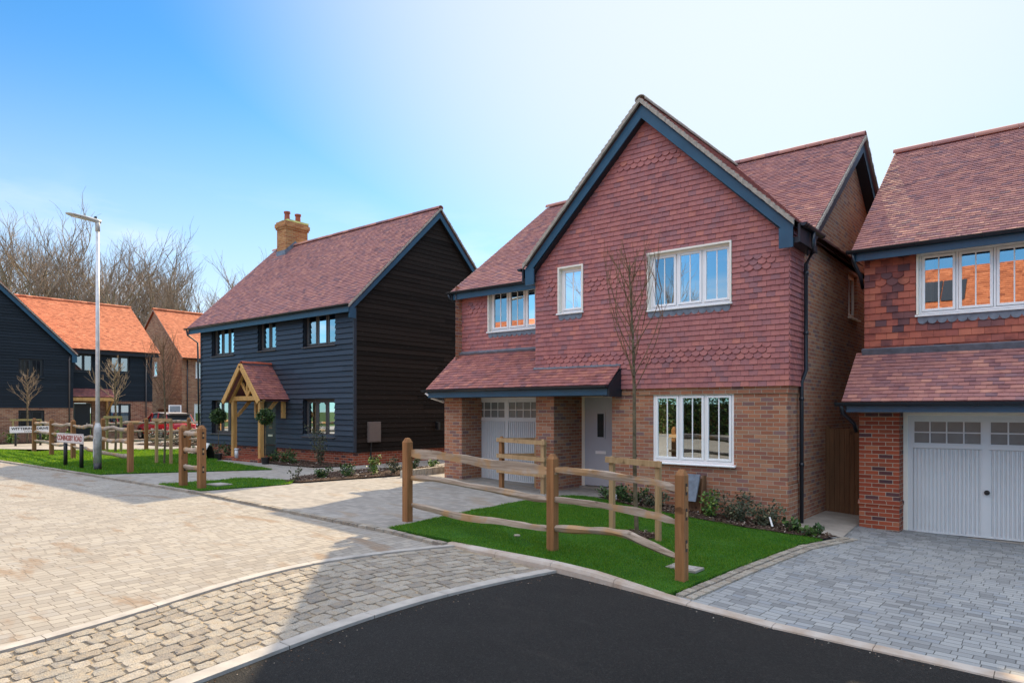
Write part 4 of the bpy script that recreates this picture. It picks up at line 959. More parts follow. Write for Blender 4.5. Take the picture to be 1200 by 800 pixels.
# ---------------------------------------------------------------- timber posts and rails
def post_mb(x, y, z, h, w=.125, top='hip'):
    q = MB(); a = w / 2; zt = z + h; c_ = a * .45
    vs = [(x + i * a, y + j * a, zz) for zz in (z - .3, zt - .07) for i, j in ((-1, -1), (1, -1), (1, 1), (-1, 1))] + [(x + i * c_, y + j * c_, zt) for i, j in ((-1, -1), (1, -1), (1, 1), (-1, 1))]
    q.raw(vs, [(0, 3, 2, 1), (0, 1, 5, 4), (1, 2, 6, 5), (2, 3, 7, 6), (3, 0, 4, 7), (4, 5, 9, 8), (5, 6, 10, 9), (6, 7, 11, 10), (7, 4, 8, 11), (8, 9, 10, 11)])
    return q
def rail_mb(pts, w=.05, h=.11, seed=0, taper=.4):
    """cleft rail: irregular wandering section along pts"""
    rg = random.Random(seed); q = MB(); P_ = []
    for (a, b_) in zip(pts, pts[1:]):
        for k in range(6): P_.append(Vector(a).lerp(Vector(b_), k / 6))
    P_.append(Vector(pts[-1])); n_ = len(P_); sides = 7; vs = []; ph = [rg.uniform(0, 6) for _ in range(6)]
    # soften the corners
    for _ in range(3): P_ = [P_[0]] + [(P_[i - 1] + P_[i] * 2 + P_[i + 1]) / 4 for i in range(1, n_ - 1)] + [P_[-1]]
    prof = [1 + rg.uniform(-.3, .2) for _ in range(sides)]
    for i, p in enumerate(P_):
        f = i / (n_ - 1); d = (P_[min(i + 1, n_ - 1)] - P_[max(i - 1, 0)]).normalized(); s_ = d.cross(Vector((0, 0, 1))).normalized(); up = s_.cross(d)
        e = min(1, min(f, 1 - f) / .12); k = lerp(taper, 1, e) * (1 + .12 * math.sin(f * 9 + ph[0]) + .06 * math.sin(f * 23 + ph[1])); rot = .25 * math.sin(f * 5 + ph[2])
        for m in range(sides):
            a = 2 * math.pi * m / sides + rot; r_ = prof[m] * (1 + .07 * math.sin(f * 31 + m * 2 + ph[3]) + rg.uniform(-.025, .025))
            sq = 1 / max(abs(math.cos(a)), abs(math.sin(a))) ** .6
            vs.append(p + s_ * math.cos(a) * w * r_ * sq * lerp(.8, 1, e) * 1 + up * math.sin(a) * h / 2 * r_ * k * sq)
    fs = [(i * sides + k, i * sides + (k + 1) % sides, (i + 1) * sides + (k + 1) % sides, (i + 1) * sides + k) for i in range(n_ - 1) for k in range(sides)] + [tuple(range(sides)), tuple(range((n_ - 1) * sides, n_ * sides))]
    q.raw(vs, fs, rg.random()); return q
def mortices(par, x, y, z, hs, w=.125):
    q = MB()
    for h in hs:
        q.box(x + w / 2 - .01, x + w / 2 + .003, y - .022, y + .022, z + h - .07, z + h + .07)
    q.build('mortice', M['black'], par)
    q = MB()
    for h in hs: q.box(x + w / 2 - .0, x + w / 2 + .012, y - .014, y + .016, z + h - .03, z + h + .03)
    q.build('rail_tenon', M['post_pale'], par)
fn = thing('rail_fence', (-6, 7.7, .1), 'three-rail cleft timber fence with three pointed posts across the small front lawn', 'fence')
FP = [(-8.46, 7.68), (-5.57, 7.74), (-3.64, 7.72)]
for i, (x, y) in enumerate(FP):
    p = post_mb(x, y, G(x) + .05, 1.335, .122).build('post', M['fence_post'], fn, bevel=.003)
    if i == 2: mortices(p, x, y, G(x) + .05, (.42, .80, 1.1), .122)
def rz(px, py, Y):  # helper numbers measured on the fence line
    u = (px - 600) / 805; zc = Y / (.631 * u + .776); return (zc * (.776 * u - .631), Y, 2 + (480 - py) / 805 * zc)
rails = [[(474, 531), (505, 532), (540, 536), (580, 544), (620, 548), (652, 553)], [(474, 560), (510, 561), (545, 568), (590, 576), (620, 583), (652, 587)], [(474, 589), (510, 598), (545, 607), (590, 612), (620, 617), (652, 620)],
         [(640, 549), (680, 552), (710, 556), (750, 562), (775, 566), (797, 575)], [(640, 583), (680, 588), (710, 592), (750, 600), (775, 606), (797, 613)], [(640, 618), (680, 621), (710, 622), (735, 626), (760, 638), (797, 654)]]
for i, rl in enumerate(rails):
    rail_mb([rz(px, py, 7.73) for px, py in rl], w=.036, h=(.145, .10, .095, .095, .11, .11)[i], seed=i + 3, taper=.55).build('rail', M['rail'], fn)
# short doubled fence piece by the drive entrance
fs_ = thing('rail_fence', (-14.7, 7.15, .3), 'short fence piece of two close pointed posts joined by three stub rails', 'fence')
for x, y in ((-15.08, 7.13), (-14.28, 7.14)):
    p = post_mb(x, y, G(x) + .04, 1.33, .14).build('post', M['fence_post'], fs_, bevel=.006)
    mortices(p, x, y, G(x) + .04, (.40, .78, 1.12), .14)
for i, h in enumerate((.42, .8, 1.15)): rail_mb([(-15.1, 7.13, .34 + h), (-14.7, 7.13, .33 + h), (-14.28, 7.14, .34 + h)], .035, .11, 20 + i).build('rail', M['rail'], fs_, smooth=True)
def run_fence(pts, label, seed, hs=(.42, .78, 1.12), w=.125, mat='fence_post'):
    f = thing('rail_fence', (pts[0][0], pts[0][1], .3), label, 'fence'); proto = None
    base = post_mb(pts[0][0], pts[0][1], .34, 1.33, w).build('post', M[mat], f)
    for x, y in pts[1:]:
        c_ = base.copy(); c_.parent = f; c_.location = (x - pts[0][0], y - pts[0][1], 0); COL.objects.link(c_)
    rg = random.Random(seed)
    for a, b_ in zip(pts, pts[1:]):
        for h in hs:
            m = [(lerp(a[0], b_[0], k / 4), lerp(a[1], b_[1], k / 4), .34 + h + (rg.uniform(-.05, .05) if 0 < k < 4 else 0)) for k in range(5)]
            rail_mb(m, .035, .105, rg.randint(0, 999)).build('rail', M['rail'], f, smooth=True)
    return f
run_fence([(-32.3, 9.3), (-29.15, 8.94), (-26.35, 8.72), (-22.9, 8.2), (-19.35, 7.75)], 'long rail fence across the left lawn passing behind the lamp post', 5)
run_fence([(-30.6, 11.2), (-29.9, 12.6), (-29.1, 14.0), (-27.2, 14.6), (-25.0, 14.9)][:3] + [(-26.6, 14.4)], 'farther sunlit rail fence behind the young trees along the cross road', 9)
# tree stakes
def guard(a, b_, h, label, mat='post_pale', bar=True, w=.075, ext=.08, zoff=.04):
    o = thing('tree_stake', ((a[0] + b_[0]) / 2, (a[1] + b_[1]) / 2, G(a[0])), label, 'tree stakes', 'pairs of stakes holding young trees')
    for x, y in (a, b_): post_mb(x, y, G(x) + zoff, h, w).build('stake', M[mat], o)
    d = Vector((b_[0] - a[0], b_[1] - a[1], 0)).normalized(); q = MB()
    q.beam(Vector((a[0], a[1], G(a[0]) + zoff + h - .05)) - d * ext + Vector((0, -.06, 0)), Vector((b_[0], b_[1], G(b_[0]) + zoff + h - .05)) + d * ext + Vector((0, -.06, 0)), .04, .09); q.build('crossbar', M[mat], o); return o
guard((-5.62, 9.42), (-4.85, 9.48), 1.22, 'two pale stakes and a crossbar around the thin tree on the fenced lawn')
guard((-22.1, 9.62), (-21.35, 9.72), 1.40, 'pale stakes on the left lawn just left of the close pair of posts', ext=.12)
guard((-29.9, 11.1), (-29.2, 11.35), 1.42, 'greenish stakes right of the lamp post in the sunlit part of the lawn', 'post_green')
guard((-41.0, 10.9), (-41.0, 12.1), 1.2, 'slim stakes behind the far street sign under the black gable', 'post_green')
# triangular timber pen in front of the garage
pen = thing('timber_guard', (-9.8, 12, .2), 'low three-rail timber guard frame on the driveway before the white garage door', 'timber guard')
pp = [(-10.08, 12.02), (-8.88, 12.0), (-9.62, 12.75)]
for i, (x, y) in enumerate(pp): post_mb(x, y, G(x) + .02, 1.18, .09).build('post', M['post_pale' if i else 'fence_post'], pen)
for i, (a, b_) in enumerate(((pp[0], pp[1]), (pp[1], pp[2]), (pp[0], pp[2]))):
    for h in (.42, .76, 1.12):
        q = MB(); sh_ = Vector((0, -.065 if i == 0 else .06, 0)); d = (Vector((*b_, 0)) - Vector((*a, 0))).normalized() * .09
        q.beam(Vector((*a, G(a[0]) + h)) + sh_ - d, Vector((*b_, G(b_[0]) + h)) + sh_ + d, .035, .09); q.build('rail', M['post_pale'], pen)

# ---------------------------------------------------------------- street lamp, signs
def lamp(x, y, label, hd=(0, -1, 0)):
    L_ = thing('street_lamp', (x, y, .3), label, 'street lamp'); z = .3; hd = Vector(hd)
    q = MB(); q.tube([(x, y, z - .1), (x, y, z + .24)], .098, 14); q.build('base_band', M['black'], L_, smooth=True)
    q = MB(); q.tube([(x, y, z + .24), (x, y, z + 1.12), (x, y, z + 1.2), (x, y, z + 1.34)], [.098, .098, .09, .055], 14); b_ = q.build('base_sleeve', M['galv_dull'], L_, smooth=True)
    q = MB(); q.fbox(lambda u, n_, zz: Vector((x + u, y - .095 - n_, zz)), -.035, .035, 0, .01, z + .4, z + .9); q.build('door', M['galv_dull'], b_)
    q = MB(); q.tube([(x, y, z + 1.3), (x, y, z + 6.8)], [.055, .045], 12); q.build('column', M['galv'], L_, smooth=True)
    q = MB(); q.tube([(x, y, z + 6.62), (x, y, z + 6.93)], .06, 12); c_ = Vector((x, y, z + 6.9)); sd = hd.cross(Vector((0, 0, 1)))
    secs = [(-.08, .05, .05, .0), (.0, .07, .06, .0), (.12, .085, .055, .015), (.35, .15, .045, .03), (.62, .155, .035, .05), (.74, .11, .02, .06), (.78, .03, .008, .065)]
    vs = []
    for s_, w, h, up in secs:
        p = c_ + hd * s_ + Vector((0, 0, up)); vs += [p + sd * (w * math.cos(a)) + Vector((0, 0, h * math.sin(a))) for a in [2 * math.pi * k / 10 for k in range(10)]]
    q.raw(vs, [(i * 10 + k, i * 10 + (k + 1) % 10, (i + 1) * 10 + (k + 1) % 10, (i + 1) * 10 + k) for i in range(6) for k in range(10)] + [tuple(range(10)), tuple(range(60, 70))])
    hdm = q.build('lamp_head', M['lampgrey'], L_, smooth=True)
    q = MB(); q.tube([c_ + hd * .05 + Vector((0, 0, .06)), c_ + hd * .05 + Vector((0, 0, .12))], .035, 10); q.build('photocell', M['black'], hdm)
    q = MB(); P_ = lambda a, b_, c2_: c_ + hd * a + sd * b_ + Vector((0, 0, c2_)); q.face([P_(.25, -.1, -.012), P_(.25, .1, -.012), P_(.62, .1, .01), P_(.62, -.1, .01)]); q.build('lens', M['white'], hdm)
    return L_
lamp(-20.85, 7.5, 'tall galvanised street lamp on the left lawn beside the road sign')
def textmesh(s_, size, mat, par, F, u, n_, z, sx=1):
    c_ = bpy.data.curves.new('lettering', 'FONT'); c_.body = s_; c_.size = size; c_.align_x = 'CENTER'; c_.align_y = 'CENTER'; c_.extrude = .002; c_.offset = .004 * size / .14
    o = bpy.data.objects.new('lettering', c_); COL.objects.link(o); bpy.context.view_layer.update()
    me = bpy.data.meshes.new_from_object(o.evaluated_get(bpy.context.evaluated_depsgraph_get())); bpy.data.objects.remove(o)
    off = Vector(root_loc(par))
    for v in me.vertices: v.co = F(u + v.co.x * sx, n_ + v.co.z, z + v.co.y) - off
    me.materials.clear(); me.materials.append(M[mat]); ob = bpy.data.objects.new('lettering', me); COL.objects.link(ob); ob.parent = par; return ob
sg = thing('street_sign', (-22.5, 7.4, .3), 'low street nameplate reading CONINGSBY ROAD on two black posts beside the lamp post', 'street sign')
Fsg = frameY(7.4); q = MB(); q.fbox(Fsg, -23.62, -21.56, 0, .02, 1.03, 1.31); pl = q.build('nameplate', M['signpink'], sg, bevel=.004)
q = MB(); 
for a, b_, c_, d_ in ((-23.60, -21.58, 1.045, 1.055), (-23.60, -21.58, 1.285, 1.295), (-23.60, -23.59, 1.055, 1.285), (-21.59, -21.58, 1.055, 1.285)): q.fbox(Fsg, a, b_, .021, .022, c_, d_)
q.build('border', M['black'], pl)
textmesh('CONINGSBY ROAD', .215, 'textred', pl, Fsg, -22.59, .024, 1.17, 1.02)
for x in (-23.15, -21.9): q = MB(); q.tube([(x, 7.46, .1), (x, 7.46, 1.28)], .055, 10); q.build('post', M['black'], sg, smooth=True)
sg = thing('street_sign', (-38.3, 10.8, .3), 'far street nameplate reading WITTERING DRIVE, half hidden by the first fence post', 'street sign')
Fsg = frameX(-38.3); q = MB(); q.fbox(Fsg, 10.05, 11.66, 0, .02, .92, 1.22); pl = q.build('nameplate', M['signwhite'], sg, bevel=.004)
textmesh('WITTERING DRIVE', .16, 'textblack', pl, Fsg, 10.86, .024, 1.11, 1.12); 
q = MB()
for k in range(6): q.fbox(Fsg, 10.62 + k * .08, 10.67 + k * .08, .02, .023, .965, .995)
q.build('small_print', M['textblack'], pl)
for y in (10.3, 11.3): q = MB(); q.tube([(-38.36, y, .1), (-38.36, y, 1.2)], .05, 8); q.build('post', M['black'], sg, smooth=True)
# ---------------------------------------------------------------- trees
def limb(mb, p, d, L, r0, r1, n_=4, wob=.12, up=.0, sides=4, rg=random):
    pts = [Vector(p)]; d = Vector(d).normalized(); rr = [r0]
    for i in range(n_):
        d = (d + Vector((rg.uniform(-wob, wob), rg.uniform(-wob, wob), rg.uniform(-wob, wob) * .6 + up))).normalized()
        pts.append(pts[-1] + d * L / n_); rr.append(lerp(r0, r1, (i + 1) / n_))
    mb.tube(pts, rr, sides, cap=False); return pts, d
def side_dir(d, ang, rg):
    a = Vector((rg.uniform(-1, 1), rg.uniform(-1, 1), rg.uniform(-1, 1))); a = (a - d * a.dot(d)).normalized(); return (d * math.cos(ang) + a * math.sin(ang)).normalized()
def leaf(q, p, s_, rg=random, n_=None, t=None):
    a = Vector((rg.uniform(-1, 1), rg.uniform(-1, 1), rg.uniform(-.6, 1))).normalized(); b_ = a.cross(Vector((rg.uniform(-1, 1), rg.uniform(-1, 1), rg.uniform(-1, 1)))).normalized()
    c_ = a.cross(b_); q.face([p, p + a * s_ * .5 + b_ * s_ * .3 + c_ * s_ * .06, p + a * s_, p + a * s_ * .5 - b_ * s_ * .3 + c_ * s_ * .06], rg.random() if t is None else t)
def woodland_tree(seed, h, label, loc, ivy=False):
    rg = random.Random(seed); o = thing('bare_tree', loc, label, 'bare tree', 'bare trees behind the far houses')
    T, C_ = MB(), MB(); O = Vector(loc); stems = rg.randint(1, 3); iv = MB()
    for s_ in range(stems):
        d = Vector((rg.uniform(-.38, .38), rg.uniform(-.38, .38), 1)); pts, dd = limb(T, O + Vector((rg.uniform(-.5, .5), rg.uniform(-.5, .5), -.3)), d, h * rg.uniform(.58, .72), .30, .10, 7, .13, .05, 6, rg)
        if ivy:
            for _ in range(1100):
                f = rg.random() ** .8 * (len(pts) - 1.001) * .85; i = int(f); p = pts[i].lerp(pts[i + 1], f - i); w = .55 * (1 - f / len(pts) * .6)
                a = rg.uniform(0, 6.28); leaf(iv, p + Vector((math.cos(a) * w * rg.random() ** .5, math.sin(a) * w * rg.random() ** .5, rg.uniform(-.3, .3))), .24, rg)
        n1 = rg.randint(12, 14)
        for k in range(n1):
            f = lerp(.22, 1, k / (n1 - 1)) * (len(pts) - 1.001); i = int(f); p = pts[i].lerp(pts[i + 1], f - i); frac = f / (len(pts) - 1)
            L1 = h * rg.uniform(.22, .36) * (1.15 - frac * .45); d1 = side_dir(dd, rg.uniform(.45, 1.0), rg); d1.z = abs(d1.z) + .25
            p1, e1 = limb(T, p, d1, L1, .12 * (1.2 - frac * .5), .035, 5, .22, .05, 4, rg)
            for m in range(6):
                g_ = lerp(.2, 1, m / 5) * (len(p1) - 1.001); i = int(g_); pp_ = p1[i].lerp(p1[i + 1], g_ - i)
                p2, e2 = limb(C_, pp_, side_dir(e1, rg.uniform(.3, .75), rg) + Vector((0, 0, .3)), L1 * rg.uniform(.4, .7), 0.045, .02, 4, .24, .03, 3, rg)
                for w in range(5):
                    g2 = lerp(.25, 1, w / 4) * (len(p2) - 1.001); i = int(g2); p3 = p2[i].lerp(p2[i + 1], g2 - i)
                    p4, e4 = limb(C_, p3, side_dir(e2, rg.uniform(.3, .7), rg) + Vector((0, 0, .25)), L1 * rg.uniform(.16, .34), 0.021, .011, 2, .25, .02, 3, rg)
                    for y in range(2):
                        limb(C_, p4[min(y + 1, 2)], side_dir(e4, .5, rg) + Vector((0, 0, .2)), L1 * rg.uniform(.08, .2), .012, .008, 1, .1, 0, 3, rg)
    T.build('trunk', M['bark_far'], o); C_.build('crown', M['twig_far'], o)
    if ivy: iv.build('ivy', M['ivy'], o)
    return o
CR, CF = Vector((.776, .631, 0)), Vector((-.631, .776, 0))
def at(px, d): u = (px - 600) / 805; p = (CR * u + CF) * d; return (p.x, p.y, .25)
ordn = ['leftmost', 'second from the left', 'third from the left', 'fourth from the left', 'fifth from the left', 'sixth from the left', 'seventh from the left', 'eighth from the left', 'ninth from the left', 'tenth from the left', 'eleventh from the left', 'twelfth from the left', 'thirteenth from the left', 'fourteenth from the left', 'fifteenth from the left', 'sixteenth from the left']
wl = [(-30, 66, 20.5), (2, 72, 22), (28, 64, 19.4), (52, 70, 21.4), (74, 65, 19.8), (92, 73, 21.8), (112, 66, 19.4), (134, 72, 19.6), (152, 68, 17.0), (172, 74, 17.4), (190, 70, 15.8), (208, 78, 19.5), (224, 80, 20.5), (242, 82, 21.5), (258, 86, 20.5), (278, 92, 18)]
protos = []
for i, (px, d, h) in enumerate(wl):
    h *= 1.07
    x, y, z = at(px, d); lab = f'bare woodland tree behind the far houses, {ordn[i]}' + (', with ivy' if i in (2, 4, 6) else '')
    if i in (0, 1, 2, 3, 7, 9): 
        o = woodland_tree(100 + i, h, lab, (x, y, z), ivy=(i == 2)); protos.append((o, h))
    else:
        src = {4: 2, 5: 1, 6: 2, 8: 4, 10: 3, 11: 5, 12: 0, 13: 4, 14: 5, 15: 3}[i]; po, ph = protos[src]
        o = copy_tree(po); o['label'] = lab; o.location = (x, y, z); o.rotation_euler.z = 1.3 + i * 1.1; k = h / ph; o.scale = (k, k, k)
def young_tree(loc, htrunk, H_, spread, seed, label, tw='twig', nb=16, r=.022, lean=(0, 0), vase=False, sub=3, first=.0):
    rg = random.Random(seed); o = thing('young_tree', loc, label, 'young tree'); O = Vector(loc); T, C_ = MB(), MB()
    top = H_ * (.80 if vase else .9)
    n_ = 12; pts = [O + Vector((lean[0] * f + .02 * math.sin(f * 7 + seed), lean[1] * f + .02 * math.sin(f * 5), -.1 + (top + .1) * f)) for f in [k / n_ for k in range(n_ + 1)]]
    T.tube(pts, [lerp(r, r * .3, (k / n_) ** 1.5) for k in range(n_ + 1)], 8, cap=False)
    for k in range(60): # small nodes on the bark
        if rg.random() < .4: f = rg.uniform(.1, .8) * n_; i = int(f); p = pts[i].lerp(pts[i + 1], f - i); T.tube([p, p + Vector((rg.uniform(-1, 1), rg.uniform(-1, 1), .3)).normalized() * r * 1.25], r * .25, 4, cap=False)
    for k in range(nb):
        f = lerp(htrunk / top, 1, (k / (nb - 1)) ** (1.0 if not vase else .8)); f = min(.98, f); i = int(f * n_); p = pts[i].lerp(pts[min(i + 1, n_)], f * n_ - i)
        a = k * 2.4 + rg.uniform(-.3, .3); out = Vector((math.cos(a), math.sin(a), 0)); L_ = (H_ - (p.z - O.z)) * rg.uniform(.75, 1.0); L_ = min(L_, H_ * .55) * (rg.uniform(.35, .75) if vase else 1)
        d0 = (out * (1.1 if vase else .55) + Vector((0, 0, 1))).normalized(); q = [p]; dd = d0; sp = spread / 2
        for s_ in range(5):
            q.append(q[-1] + dd * L_ / 5); hr = Vector((q[-1].x - p.x, q[-1].y - p.y, 0)).length; dd = (dd + Vector((0, 0, .35 if hr > sp * .55 else .1)) + Vector((rg.uniform(-.2, .2), rg.uniform(-.2, .2), rg.uniform(-.1, .1))) * (1.4 if vase else .6)).normalized()
            if hr > sp: dd = (dd - out * .35).normalized()
        C_.tube(q, [r * (.26 if not vase else .30) * lerp(1, .3, j / 5) for j in range(6)], 4, cap=False)
        for s_ in range(sub):
            j = rg.randint(1, 4); limb(C_, q[j], side_dir((q[j + 1] - q[j]).normalized(), rg.uniform(.3, .9 if vase else .6), rg) + Vector((0, 0, .2 if vase else .5)), L_ * rg.uniform(.15, .42), r * .16, r * .08, 3, .12, .08, 3, rg)
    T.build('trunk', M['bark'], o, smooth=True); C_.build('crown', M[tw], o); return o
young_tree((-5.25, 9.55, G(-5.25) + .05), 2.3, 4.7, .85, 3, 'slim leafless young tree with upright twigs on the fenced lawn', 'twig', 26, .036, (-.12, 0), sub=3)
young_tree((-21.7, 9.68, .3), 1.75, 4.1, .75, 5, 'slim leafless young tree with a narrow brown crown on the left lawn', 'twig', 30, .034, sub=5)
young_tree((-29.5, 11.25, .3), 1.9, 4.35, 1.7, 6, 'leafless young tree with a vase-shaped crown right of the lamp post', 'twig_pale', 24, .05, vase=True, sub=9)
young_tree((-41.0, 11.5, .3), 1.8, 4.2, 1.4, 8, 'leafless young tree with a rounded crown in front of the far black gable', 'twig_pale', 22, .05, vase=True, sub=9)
# ---------------------------------------------------------------- shrubs
def shrub(x, y, z, w, h, n_, label, mat='leaf', ls=.06, seed=0, name='shrub', stems=6, grp=None):
    rg = random.Random(seed + int(x * 100)); o = thing(name, (x, y, z), label, 'shrub', grp); q = MB(); st = MB()
    tips = []
    for k in range(stems):
        a = rg.uniform(0, 6.28); d = Vector((math.cos(a) * w * .8, math.sin(a) * w * .8, h * rg.uniform(.7, 1.1))); p, e_ = limb(st, (x, y, z - .02), d, d.length * .85, .008, .003, 4, .15, .05, 3, rg); tips += p[1:]
    for _ in range(n_):
        p = rg.choice(tips) + Vector((rg.gauss(0, w * .16), rg.gauss(0, w * .16), rg.gauss(0, h * .1)))
        if p.z < z: p.z = z + .01
        leaf(q, p, ls * rg.uniform(.6, 1.2), rg)
    st.build('stem', M['bark'], o); q.build('foliage', M[mat], o); return o
zb = lambda x: G(x) + .06
for i, (x, y, w, h, n_, m, lab) in enumerate([
    (-7.35, 12.32, .3, .26, 260, 'leaf', 'low dark shrub by the pale front door, at the left end of the window bed'),
    (-6.85, 12.25, .34, .30, 320, 'leaf', 'dark leafy shrub in the window bed behind the thin tree'),
    (-6.35, 12.2, .28, .24, 220, 'leaf_grey', 'small grey-green plant in the window bed left of the leaning slate'),
    (-5.15, 12.1, .22, .50, 240, 'leaf_fresh', 'fresh green upright shrub in the window bed right of the leaning slate'),
    (-4.70, 12.12, .42, .48, 420, 'leaf_grey', 'widest grey-green shrub in the window bed below the ground floor window'),
    (-4.15, 12.12, .34, .36, 300, 'leaf_grey', 'grey-green shrub at the right end of the window bed near the downpipe'),
    (-3.62, 11.98, .16, .22, 60, 'leaf', 'tiny dark plant at the brick corner foot by the side path'),
    (-3.3, 11.95, .22, .14, 50, 'leaf', 'low spreading plant at the tip of the lawn beside the grey driveway')]): shrub(x, y, zb(x), w * 1.2, h, int(n_ * 1.7), lab, m, .065 if i < 6 else .10, i, stems=9)
for i, (x, y, w, h, n_, m, lab) in enumerate([
    (-14.05, 9.25, .2, .36, 60, 'leaf_grey', 'twiggy bare plant at the grass end of the long mulch bed'),
    (-14.2, 10.1, .26, .24, 200, 'leaf', 'dark round shrub near the grass end of the long mulch bed'),
    (-14.0, 10.7, .32, .30, 260, 'leaf', 'bushy green shrub in the middle of the long mulch bed'),
    (-13.95, 11.5, .24, .50, 220, 'leaf_fresh', 'tall fresh green shrub in the long mulch bed'),
    (-13.75, 12.0, .28, .42, 220, 'leaf_grey', 'grey-green shrub beside the tall fresh one in the long mulch bed'),
    (-14.2, 13.1, .26, .46, 200, 'leaf', 'upright green shrub in the long mulch bed left of the left fence post'),
    (-13.7, 13.35, .20, .34, 160, 'leaf_fresh', 'yellow-green shrub in the long mulch bed just beside the left fence post')]): shrub(x, y, .35, w, h, n_, lab, m, .075, 20 + i)
for i, (x, y, w, h, n_, m, lab) in enumerate([
    (-20.0, 12.35, .34, .32, 240, 'leaf', 'dark shrub right beside the oak porch post'),
    (-19.3, 12.35, .34, .34, 240, 'leaf', 'dark shrub under the black wall between porch and window'),
    (-18.75, 12.3, .36, .42, 260, 'leaf', 'dark shrub under the lower right window of the black house'),
    (-17.55, 12.45, .42, 1.25, 620, 'leaf_grey', 'tall airy grey-green shrub at the corner of the black house'),
    (-23.1, 12.5, .3, .45, 200, 'leaf', 'dark shrub left of the oak porch beside the sales board'),
    (-24.2, 12.6, .34, .5, 260, 'leaf', 'dark shrub under the lower left window of the black house'),
    (-25.4, 12.6, .34, .45, 260, 'leaf', 'dark shrub at the far left corner of the black house')]): shrub(x, y, .34, w, h, n_, lab, m, .07, 40 + i)
for i, (x, y, lab) in enumerate([(-33.2, 15.4, 'pale flowering shrub seen through the gap left of the close fence posts'), (-32.9, 16.4, 'pale flowering shrub seen between the two close fence posts'), (-34.4, 16.9, 'pale flowering shrub nearest the red car'), (-35, 15.2, 'pale flowering shrub behind the slim tree on the left lawn')]):
    shrub(x, y, .34, .55, .75, 380, lab, 'leaf_grey', .1, 60 + i); f = MB(); rg = random.Random(i); 
    for _ in range(60): leaf(f, Vector((x + rg.gauss(0, .3), y + rg.gauss(0, .3), .4 + rg.random() * .7)), .12, rg)
    f.build('flower', M['stone'], [o for o in bpy.data.objects if o.get('label') == lab][0])
for i, (y, w, lab) in enumerate([(8.2, .5, 'low yellow-green plant at the far left under the black gable'), (9.4, .6, 'yellow-green plant left of the far street sign'), (10.8, .6, 'yellow-green plant behind the far street sign'), (12.2, .6, 'yellow-green plant behind the long rail fence'), (13.2, .5, 'yellow-green plant near the corner of the far black gable')]):
    shrub(-41.2, y, .34, w, .55, 260, lab, 'leaf_fresh', .13, 80 + i)
# clipped ball trees beside the porch
def topiary(x, y, label, seed):
    rg = random.Random(seed); o = thing('topiary_tree', (x, y, .3), label, 'clipped ball tree', 'pair of ball trees by the oak porch')
    q = MB(); q.tube([(x, y, .5), (x + .02, y, 1.0), (x, y, 1.6)], .014, 6); q.build('trunk', M['bark'], o); q = MB(); C_ = Vector((x, y, 1.78))
    for _ in range(1300):
        d = Vector((rg.gauss(0, 1), rg.gauss(0, 1), rg.gauss(0, 1))).normalized() * .25 * rg.uniform(.75, 1.06); leaf(q, C_ + d, .06, rg)
    for k in range(40): 
        d = Vector((rg.gauss(0, 1), rg.gauss(0, 1), rg.gauss(0, 1))).normalized() * .12; leaf(q, C_ + d, .2, rg, t=.05)
    q.build('crown', M['leaf'], o)
    q = MB(); q.tube([(x, y, .3), (x, y, .50), (x, y, .52)], [.10, .13, .14], 12); q.build('pot', M['black'], o); return o
topiary(-22.35, 11.75, 'clipped ball tree left of the oak porch in front of the window', 1); topiary(-19.45, 11.75, 'clipped ball tree at the right post of the oak porch', 2)
sb = thing('leaning_board', (-22.95, 11.6, .3), 'small pale board leaning on a dark stand left of the oak porch', 'board')
q = MB(); q.prism([(-23.2, 11.45, .34), (-22.8, 11.35, .34), (-22.72, 11.62, .86), (-23.12, 11.72, .86)], (.01, .03, 0)); q.build('face', M['signwhite'], sb); q = MB(); q.beam((-22.9, 11.8, .3), (-22.85, 11.66, .78), .3, .03); q.build('stand', M['black'], sb)
q = MB(); q.prism([(-5.80, 12.30, .78), (-5.42, 12.28, .78), (-5.46, 12.16, .28), (-5.84, 12.18, .28)], (.005, .03, 0)); sl = thing('slatted_box', (-5.6, 12.2, .05), 'purple-grey slatted panel leaning on a brown stand below the ground floor window', 'panel'); q.build('panel', M['lead'], sl)
q = MB(); q.prism([(-5.40, 12.2, .06), (-5.38, 12.4, .06), (-5.38, 12.42, .76), (-5.40, 12.34, .76)], (.03, 0, 0)); q.prism([(-5.8, 12.35, .06), (-5.37, 12.35, .06), (-5.37, 12.4, .7), (-5.8, 12.4, .7)], (0, .02, 0)); q.build('stand', M['gate'], sl)
q = MB(); q.tube([(-7.25, 12.28, .06), (-7.25, 12.28, .32)], .035, 10); q.tube([(-7.25, 12.28, .32), (-7.25, 12.28, .35)], .05, 10); tag(q.build('garden_light', M['galv'], smooth=True), 'short grey bollard light in the bed by the pale front door', 'bollard light')
q = MB(); q.tube([(-22.5+1.15, 11.85, .42), (-22.5+1.15, 11.85, .68)], .06, 10); q.tube([(-22.5+1.15, 11.85, .68), (-22.5+1.15, 11.85, .73)], .075, 10); tag(q.build('garden_light', M['galv'], smooth=True), 'short grey bollard light between the oak porch posts', 'bollard light')
q = MB(); q.prism([(-3.95, 11.86, .02), (-3.92, 11.86, .02), (-3.98, 11.9, .17), (-4.01, 11.9, .17)], (0, .004, 0)); tag(q.build('plant_label', M['white']), 'white plastic plant label sticking out of the window bed', 'plant label')

